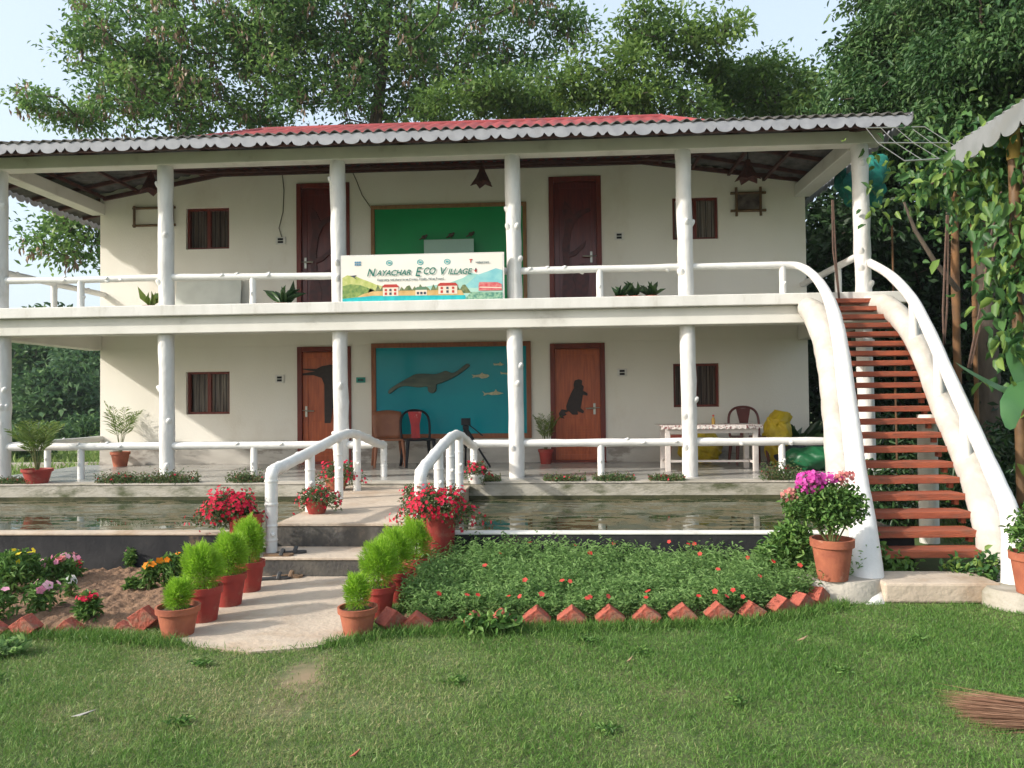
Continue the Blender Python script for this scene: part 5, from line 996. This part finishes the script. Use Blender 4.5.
# ------------------------------------------------------------------ trees
def tree(name, label, cat, trunk, radii, clumps, cr, nper, lsz, lm, bm=BARK, grp=None, asp=.45, droop=-.15, tflat=.55, extra=None, seed=0, brmin=.03, tadd=None):
    """trunk: points; clumps: list of ellipsoids (x,y,z,rx,ry,rz,count)"""
    r_ = np.random.default_rng(seed); o = thing(name, label, cat, tuple(trunk[0]), grp); tk = curve([Vector(p) for p in trunk], 4)
    mb = MB(); rr = np.interp(np.linspace(0, 1, len(tk)), np.linspace(0, 1, len(radii)), radii); mb.tube(tk, list(rr), 12)
    nodes = [(p, rr[i]) for i, p in enumerate(tk) if i > len(tk)*.35]; CC = []
    for (x, y, z, rx, ry, rz_, n) in clumps:
        d = unit(r_.normal(size=(n, 3))); CC.append(np.array([x, y, z])+d*np.array([rx, ry, rz_])*(r_.random((n, 1))**.42))
    CC = np.concatenate(CC); top = np.array(tk[len(tk)*2//3]); order = np.argsort(np.linalg.norm(CC-top, axis=1))
    npos = [np.array(p) for p, _ in nodes]; nr = [q for _, q in nodes]
    for ii in order:
        c = CC[ii]; N = np.array(npos); dd = np.linalg.norm(N-c, axis=1)+np.clip(N[:, 2]-c[2], 0, 9)*.8; j = int(np.argmin(dd)); a = Vector(npos[j]); b_ = Vector(c); L = (b_-a).length
        r0_ = max(brmin, min(nr[j]*.72, .018*L+brmin)); mid = a.lerp(b_, .5)+Vector(r_.normal(size=3))*L*.10+Vector((0, 0, L*.06))
        mb.tube([a, mid, b_], [r0_, r0_*.7, r0_*.4], 5, cap=False); npos += [np.array(mid), c]; nr += [r0_*.8, r0_*.6]
    mb.build('trunk', bm, o, smooth=True, angle=80)
    M_ = len(CC); ct = r_.random(M_); idx = np.repeat(np.arange(M_), nper); n = len(idx)
    rad = cr*(.6+.8*r_.random(M_))[idx]
    P = CC[idx]+np.clip(r_.normal(size=(n, 3)), -1.9, 1.9)*np.stack([rad, rad, rad*tflat], 1)*.62
    A = (P-CC[idx]); A = unit(A)*.6+r_.normal(size=(n, 3))*.55+np.array([0, 0, droop]); L = r_.uniform(lsz[0], lsz[1], n)
    V, F = (leaf6 if lm is L_RIGHT else leaf_arrays)(P, A, L, L*asp, .12); fastmesh('crown', V, F, lm, o, np.repeat(np.clip(ct[idx]*.5+.5*r_.random(n), 0, 1), 6 if lm is L_RIGHT else 4))
    if extra:
        em, en, es, box_ = extra; j = r_.integers(0, M_, en); k = np.repeat(j, 8); Q = CC[k]+r_.normal(size=(len(k), 3))*np.array([.16, .16, .22])*cr+np.repeat(r_.normal(size=(en, 3))*cr*.4, 8, 0)
        leaves('seed_pods', Q, r_.normal(size=(len(k), 3))*.2+np.array([0, 0, -1]), es, es*.3, em, o)
    return o
def ell(px, py, rx, ry, Y, dy, n):
    v = PY(px, py, Y); s = Y/FL; return (v.x, v.y, v.z, rx*s, dy, ry*s, n)
# big tree behind the roof on the left
Y1 = 25.0
tree('rain_tree', 'huge spreading tree with brown pods filling the sky behind the left half of the roof', 'tree',
     [(-6.6, Y1, 0), (-6.7, Y1, 4), (-6.4, Y1+.2, 8), (-5.9, Y1+.3, 12), (-5.5, Y1, 15)], [.45, .36, .28, .2, .1],
     [ell(140, 62, 62, 55, Y1, 2.6, 52), ell(75, 112, 34, 14, Y1, 2, 14), ell(250, 40, 120, 75, Y1, 3.5, 110), ell(400, 30, 110, 75, Y1, 3.5, 85), ell(350, 105, 130, 30, Y1, 3, 30), ell(190, 110, 90, 28, Y1, 3, 34), ell(505, 20, 60, 40, Y1, 2.5, 22), ell(290, -90, 190, 70, Y1, 4, 80), ell(480, 95, 60, 28, Y1, 2, 14), ell(565, 30, 30, 22, Y1, 1.5, 8), ell(72, 232, 32, 34, Y1-2, 1.5, 16), ell(100, 205, 26, 22, Y1-2, 1.5, 10), ell(95, 18, 20, 16, Y1, 1.5, 6)],
     .58, 130, (.13, .25), L_TREE, extra=(L_TREEB, 620, .26, None), seed=3, brmin=.035, tadd=None)
# pale green trees in the middle
Y2 = 21.0
tree('acacia_tree', 'airy fresh green tree with open twigs behind the middle of the roof', 'tree', [(3.0, Y2, 0), (3.2, Y2, 4), (3.5, Y2, 7), (3.4, Y2, 10)], [.2, .15, .11, .05],
     [ell(640, 75, 45, 22, Y2, 1.5, 14), ell(660, 30, 40, 25, Y2, 1.4, 18), ell(700, 55, 50, 26, Y2, 1.6, 18), ell(600, 100, 40, 12, Y2, 1.4, 12), ell(560, 85, 35, 9, Y2, 1.2, 6), ell(720, 30, 22, 10, Y2, 1, 5), ell(655, 108, 60, 12, Y2, 1.6, 20), ell(585, 65, 22, 14, Y2, 1, 5)],
     .42, 120, (.12, .22), L_MID, seed=5, brmin=.02)
tree('acacia_tree', 'fresh green spreading tree between the airy tree and the dark right tree', 'tree', [(6.6, Y2+2, 0), (6.7, Y2+2, 4), (6.6, Y2+2, 9), (6.5, Y2+2, 11)], [.24, .2, .12, .05],
     [ell(770, 88, 45, 20, Y2+2, 1.8, 24), ell(735, 95, 45, 22, Y2+2, 1.8, 26), ell(800, 100, 40, 30, Y2+2, 1.8, 30)],
     .46, 130, (.12, .22), L_MID, seed=6, brmin=.02)
tree('leafy_tree', 'bright green tree top just above the roof centre, in front of the huge tree', 'tree', [(-1.2, 23, 0), (-1.0, 23, 5), (-.9, 23, 9)], [.2, .14, .05],
     [ell(500, 100, 50, 18, 23, 1.5, 20), ell(545, 108, 40, 14, 23, 1.5, 14), ell(440, 110, 40, 10, 23, 1.5, 8)], .5, 120, (.13, .24), L_MID, seed=8, brmin=.02)
# right trees
Y3 = 16.0
tree('broadleaf_tree', 'tall dark glossy tree rising behind the right end of the roof', 'tree', [(9.2, Y3+1, 0), (9.1, Y3+1, 4), (8.9, Y3, 8), (8.8, Y3, 11)], [.28, .22, .16, .08],
     [ell(918, 60, 52, 60, Y3, 1.8, 70), ell(908, -30, 48, 40, Y3, 1.5, 22), ell(862, 110, 38, 22, Y3, 1.6, 20), ell(950, 110, 60, 30, Y3, 1.6, 30), ell(868, 48, 16, 36, Y3, 1.2, 10), ell(920, 140, 60, 20, Y3-.5, 1.4, 20)],
     .48, 260, (.09, .17), L_RIGHT, seed=11, brmin=.025, asp=.42, droop=-.5)
tree('broadleaf_tree', 'leafy tree crown filling the top right corner above the shed roof', 'tree', [(10.4, 13.5, 0), (10.2, 13.5, 4), (9.6, 13.4, 8)], [.25, .2, .1],
     [ell(1000, 60, 70, 55, 13.2, 1.5, 80), ell(1010, -30, 80, 50, 13.2, 1.5, 36), ell(1060, 60, 60, 80, 13.2, 1.5, 30), ell(960, 95, 30, 35, 13.2, 1, 16)],
     .42, 260, (.085, .16), L_RIGHT, seed=12, brmin=.025, asp=.42, droop=-.5)
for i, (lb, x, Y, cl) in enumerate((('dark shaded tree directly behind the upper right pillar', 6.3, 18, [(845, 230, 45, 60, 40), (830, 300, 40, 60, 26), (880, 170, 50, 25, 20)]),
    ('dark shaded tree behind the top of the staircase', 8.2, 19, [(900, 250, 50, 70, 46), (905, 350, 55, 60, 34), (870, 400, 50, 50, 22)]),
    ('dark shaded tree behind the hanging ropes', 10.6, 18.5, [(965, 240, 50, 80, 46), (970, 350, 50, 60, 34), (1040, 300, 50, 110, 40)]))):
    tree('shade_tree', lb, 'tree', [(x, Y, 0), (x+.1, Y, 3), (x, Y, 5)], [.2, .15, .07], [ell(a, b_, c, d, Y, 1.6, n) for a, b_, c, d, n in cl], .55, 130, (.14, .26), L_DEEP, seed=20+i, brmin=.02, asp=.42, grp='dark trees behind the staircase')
# screen of dark undergrowth behind
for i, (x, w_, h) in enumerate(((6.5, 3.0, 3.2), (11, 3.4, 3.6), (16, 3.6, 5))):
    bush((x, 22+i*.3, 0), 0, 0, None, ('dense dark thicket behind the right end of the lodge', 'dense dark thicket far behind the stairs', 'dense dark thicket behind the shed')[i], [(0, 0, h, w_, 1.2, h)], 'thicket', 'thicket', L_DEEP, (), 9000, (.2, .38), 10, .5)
# lower dim shrubs behind/under stairs
for i, (px, py, Y, rx, h, lb) in enumerate(((905, 440, 12.6, .9, .9, 'shaded shrub behind the middle treads'), (860, 450, 13.4, .8, 1.0, 'shaded shrub behind the lower treads by the pillar'), (985, 430, 11.2, .55, .7, 'shaded shrub under the banana leaf'), (1010, 420, 12.6, .9, 1.1, 'shaded shrub below the shed'), (990, 500, 9.6, .5, .5, 'low shaded shrub right of the stair log'))):
    v = PY(px, py, Y); bush((v.x, Y, 0), 0, 0, None, lb, [(0, 0, h*.6, rx, .6, h*.6), (rx*.4, 0, h*.9, rx*.5, .5, h*.5)], 'shaded_shrub', 'shrub', L_DARK, (), 1500, (.09, .18), 8, .3)
# slender orange stemmed trees
def stemtree(label, pts, r, m=BARKO, name='slender_trunk'):
    o = thing('slender_tree', label, 'tree', tuple(pts[0])); mb = MB(); log(mb, pts, r, 5, 10, 2, .3, .08, .02); mb.build('trunk', m, o, smooth=True)
    t = pts[-1]; n = 500; P = np.array(t)+rng.normal(size=(n, 3))*np.array([.5, .4, .35]); leaves('crown', P, rng.normal(size=(n, 3))+np.array([0, 0, -.5]), rng.uniform(.10, .18, n), .07, L_VINE, o); return o
stemtree('orange barked slender tree right of the rope, thicker of the two', [P3(958, 380, 10.5)[:2]+(0,), P3(955, 270, 10.5), P3(955, 180, 10.5)], .05)
stemtree('orange barked slender tree, thinner and further right', [P3(976, 400, 10.8)[:2]+(0,), P3(974, 270, 10.8), P3(971, 180, 10.8)], .032)
q = MB(); q.tube([P3(958, 290, 10.4), P3(935, 262, 10.2), P3(915, 230, 10.2), P3(904, 202, 10.2)], [.035, .03, .025, .015], 8); tag(q.build('bare_branch', BARK, smooth=True), 'bare branch leaning out left from the orange barked tree', 'branch')
q = MB(); q.tube([(P3(892, 230, 11.9)[0], 11.9, 0), P3(892, 225, 11.9)], [.018, .015], 8); tag(q.build('garden_pole', BARKO), 'thin orange pole standing behind the right handrail', 'pole')
# ropes and bamboo poles
for i, (pts, lb) in enumerate((([(833, 200), (836, 260), (840, 305), (838, 340)], 'thin brown pole leaning by the upper pillar, left of its pair'), ([(832, 200), (833, 250), (838, 290), (842, 330)], 'thin brown cord hanging by the upper pillar, right of its pair'))):
    q = MB(); q.tube([P3(x, y, 11.0) for x, y in pts], .012, 6); tag(q.build('garden_rope', ROPE), lb, 'rope', 'cords beside the staircase')
for i, (pts, lb) in enumerate((([(947, 212), (945, 260), (943, 310), (944, 345)], 'left rope hanging before the orange barked tree'), ([(948, 212), (948, 260), (947, 310), (944, 345)], 'second rope hanging before the orange barked tree'), ([(1003, 185), (990, 240), (982, 300), (968, 368)], 'long slanting rope left of the large leaves'), ([(1006, 185), (996, 240), (984, 310), (970, 368)], 'slanting rope closest to the large leaves'))):
    q = MB(); q.tube([P3(x, y, 9.0) for x, y in pts], .013, 6); tag(q.build('hanging_rope', ROPE), lb, 'rope', 'ropes hanging on the right')
# teal net
v = PY(862, 182, 13.2); q = MB(); q.blob((v.x, 13.2, v.z), .42, .3, .42, .5, 30, 22, 4); tag(q.build('teal_net', TEALN, smooth=True), 'bundle of teal netting hanging behind the upper right pillar', 'net')
q = MB(); q.tube([(v.x, 13.2, 0), (v.x, 13.2, v.z+.4)], .03, 8); tag(q.build('net_pole', BAMB), 'pole holding up the teal netting behind the pillar', 'pole')
# drying rack under the eave
dr = thing('drying_rack', 'thin metal clothes drying rack projecting from the eave at right', 'drying rack', P3(868, 128, 10.6)); q = MB()
a0, a1, b0, b1 = P3(866, 128, 10.6), P3(925, 127, 10.6), P3(878, 143, 10.0), P3(950, 143, 10.0); c0, c1 = P3(905, 161, 9.2), P3(975, 157, 9.2)
for a, b_ in ((a0, a1), (b0, b1), (c0, c1)): q.tube([a, b_], .011, 8)
q.build('rail', METAL, dr); q = MB()
for t in (0, .25, .5, .75, 1):
    f = lambda A_, B_: tuple(Vector(A_).lerp(Vector(B_), t)); q.tube([f(a0, a1), f(b0, b1), f(c0, c1)], .005, 6)
q.build('wire', METAL, dr)
# shed roof corner at the right
rk = thing('wooden_rack', 'dark wooden rack in the shade behind the banana leaves', 'rack', (7.1, 10.9, 0))
sh = thing('garden_shed', 'corner of a grey corrugated shed roof on a yellow post at the right edge', 'shed', (5.8, 5.8, 0))
e1 = PX(953, 146, 4.2); e0 = Vector((4.2, 3.2, e1.z)); ru = Vector((3.2, 0, 1.25))
slope('roof_sheet', e0, e1, e1+ru, e0+ru, SHEET, .14, .018, 6, sh)
q = MB(); L_ = (e1-e0).length; n = round(L_/.30); d = (e1-e0)/n; vs = []
for i in range(n*10+1):
    p = e0+d*(i/10)+Vector((-.02, 0, -.01)); u_ = (i/10) % 1; vs += [p, p-Vector((0, 0, .16+.08*math.sqrt(max(0, 1-(2*u_-1)**2))))]
q.add(vs, [(2*i, 2*i+2, 2*i+3, 2*i+1) for i in range(n*10)]); o = q.build('scalloped_board', SHEET, sh); s_ = o.modifiers.new('s', 'SOLIDIFY'); s_.thickness = .01
v = (4.46, 7.75, e1.z)
for x, y, dz in ((4.46, 7.75, 0), (4.46, 3.6, 0), (7.2, 7.75, 1.1), (7.2, 3.6, 1.1)): MB().tube([(x, y, 0), (x, y, e1.z+dz-.35)], .05, 12).build('post', BAMB, sh, smooth=True); MB().tube([(x, y, e1.z+dz-.349), (x, y, e1.z+dz-.05)], .06, 12).build('post_collar', YPOST, sh, smooth=True)
MB().bar((4.46, 3.3, e1.z+.0), (4.46, 8.15, e1.z+.0), .08, .1).build('beam', WOODR, sh)
for z in (.7, 1.15, 1.75): MB().bar((6.3, 10.9, z), (8.0, 10.9, z), .05, .03).build('shelf_rail', BAMB, rk)
for x in (6.35, 7.95): MB().bar((x, 10.93, 0), (x, 10.93, 1.8), .05, .05, (0, 1, 0)).build('shelf_post', BAMB, rk)
# vines
def vine(label, spine, n, r, lsz, m=L_VINE, name='climbing_vine', seed=0):
    P = curve([Vector(p) for p in spine], 6); o = thing(name, label, 'vine', tuple(spine[0])); mb = MB(); mb.tube(P, [.014]*len(P), 6); mb.build('stem', ROPE, o)
    i = rng.integers(0, len(P), n); C_ = np.array([tuple(P[k]) for k in i])+rng.normal(size=(n, 3))*r; L = rng.uniform(*lsz, n)
    leaves('foliage', C_, rng.normal(size=(n, 3))*.45+np.array([-.1, -.15, -.8]), L, L*.55, m, o, bend=.14); return o
vine('vine of broad leaves trailing left under the shed roof', [P3(1030, 170, 8.1), P3(985, 170, 8.1), P3(950, 172, 8.2), P3(930, 185, 8.3)], 220, .11, (.09, .17))
vine('thick vine of broad leaves climbing the yellow shed post', [(v[0]+.1, 7.7, 0), (v[0]+.1, 7.7, 2.2), (v[0]+.05, 7.7, v[2]-.1)], 130, .12, (.10, .17))
vine('curtain of broad leaved vine hanging at the right edge, upper part', [P3(1040, 130, 7.8), P3(1020, 180, 7.8), P3(1012, 230, 7.7), P3(1020, 290, 7.7)], 420, .20, (.10, .19))
vine('curtain of broad leaved vine hanging at the right edge, lower part', [P3(1060, 170, 7.8), P3(1045, 240, 7.6), P3(1028, 300, 7.6), P3(1024, 360, 7.7)], 300, .16, (.10, .19))
vine('light sprig of vine reaching left above the handrail', [P3(1010, 195, 8.2), P3(975, 205, 8.3), P3(952, 210, 8.4)], 80, .10, (.08, .14))
# banana plant
bp_ = thing('banana_plant', 'banana plant with long drooping leaves at the right edge', 'plant', (5.4, 7.9, 0))
def banleaf(pts, wd):
    P = curve([Vector(p) for p in pts], 6); n = len(P); vs = []; 
    for i, p in enumerate(P):
        t = i/(n-1); d = (P[min(i+1, n-1)]-P[max(i-1, 0)]).normalized(); s_ = d.cross(Vector((0, -.5, 1))).normalized(); w_ = wd*math.sin(math.pi*min(1, .08+t*.92))**.6*(1+.05*math.sin(i*3.1)); vs += [p+s_*w_+Vector((0, 0, -.35*w_)), p, p-s_*w_+Vector((0, 0, -.35*w_))]
    q = MB(); q.add(vs, [(3*i+j, 3*i+3+j, 3*i+4+j, 3*i+1+j) for i in range(n-1) for j in (0, 1)]); o = q.build('leaf', L_BAN, bp_, smooth=True, angle=80)
    a = o.data.attributes.new('tint', 'FLOAT', 'POINT'); a.data.foreach_set('value', [.5+.4*math.sin(i*1.7) for i in range(len(o.data.vertices))])
banleaf([(5.5, 7.9, 1.0), P3(1035, 395, 7.8), P3(1000, 385, 7.7), P3(955, 362, 7.6)], .13)
banleaf([(5.5, 7.9, 1.0), (5.15, 7.9, 2.2), P3(1022, 330, 7.7), P3(1022, 390, 7.6)], .16)
banleaf([(5.5, 7.9, .9), P3(1050, 380, 7.8), P3(1015, 395, 7.4), P3(1010, 430, 7.3)], .12)
banleaf([(5.5, 7.9, 1.0), (5.9, 8.2, 2.3), (6.4, 8.4, 2.4), (6.9, 8.5, 1.9)], .2)
MB().tube([(5.5, 7.95, 0), (5.5, 7.9, 1.2)], [.11, .08], 12).build('stem', STEM, bp_, smooth=True)
# ------------------------------------------------------------------ far left: field, shrubs, wood edge
n = 60000; X = rng.uniform(-34, -8.9, n); Y = rng.uniform(11.5, 48, n); k = (X < -.62*Y+1.0) & (X > -.85*Y-2) & ~((Y > 16.7+(X+40)*.042) & (Y < 19.9+(X+8.9)*.042) & (X < -8.8)) ; X, Y = X[k], Y[k]; n = len(X)
tag(leaves('field_grass', np.stack([X, Y, np.zeros(n)], 1), rng.normal(size=(n, 3))*.4+np.array([0, 0, .9]), rng.uniform(.12, .42, n), .03+Y*.0009, L_FIELD), 'rough meadow grass of the field beyond the terrace', 'grass', kind='stuff')
lab = ['rounded bright green tree at the field edge seen left of the wall', 'dark tree at the field edge nearest the lodge corner', 'dark tree behind the first column at far left', 'tall tree behind the rounded one at the wood edge', 'pale leafy tree beyond the lodge corner', 'outer tree of the wood edge beyond the frame left', 'small grey green tree seen over the upper rail', 'second outer tree of the wood edge']
for i, (px, top, Y, w_, m) in enumerate(((62, 352, 44, 34, L_FAR), (92, 330, 48, 36, L_FAR), (20, 320, 50, 40, L_RIGHT), (50, 300, 58, 52, L_RIGHT), (110, 322, 52, 40, L_FAR), (-40, 300, 54, 60, L_RIGHT), (80, 288, 66, 46, L_FAR), (-120, 290, 56, 70, L_FAR))):
    s = Y/FL; v = PY(px, 404, Y); ht = (404-top)*s+1.6; wd = w_*s
    tree('far_tree', lab[i], 'tree', [(v.x, Y, 0), (v.x, Y, ht*.4), (v.x+.2, Y, ht*.75)], [.3, .22, .1], [(v.x, Y, ht*.55, wd*.8, wd*.5, ht*.42, 26), (v.x, Y-.5, ht*.25, wd*.8, wd*.4, ht*.22, 12)], 1.15, 120, (.32, .6), m, seed=40+i, grp='trees of the far wood edge', brmin=.04)
for i, (px, py, Y, r, lb) in enumerate(((25, 428, 20.6, .7, 'wild palm like bush on the field behind the far left column'), (86, 425, 30, .9, 'low shrub at the field edge by the lodge wall'), (50, 430, 27, .7, 'low shrub in the field left of the potted palm'))):
    v = PY(px, py, Y); bush((v.x, Y, 0), 0, 0, None, lb, [(0, 0, r*.7, r*1.3, r, r*.7)], 'field_shrub', 'shrub', L_FAR, (), 900, (.15, .3), 6, .35)

# ------------------------------------------------------------------ humid air
hb = MB(); hb.box(-120, 90, -14, 90, -1.2, 24); ho = hb.build('haze', bpy.data.materials.new('haze')); hm_ = ho.data.materials[0]; hm_.use_nodes = True; n = hm_.node_tree.nodes; n.remove(n['Principled BSDF'])
pv = n.new('ShaderNodeVolumePrincipled'); pv.inputs['Density'].default_value = 0.0004; pv.inputs['Color'].default_value = (.86, .93, 1, 1); hm_.node_tree.links.new(pv.outputs[0], n['Material Output'].inputs['Volume']); tag(ho, kind='stuff')
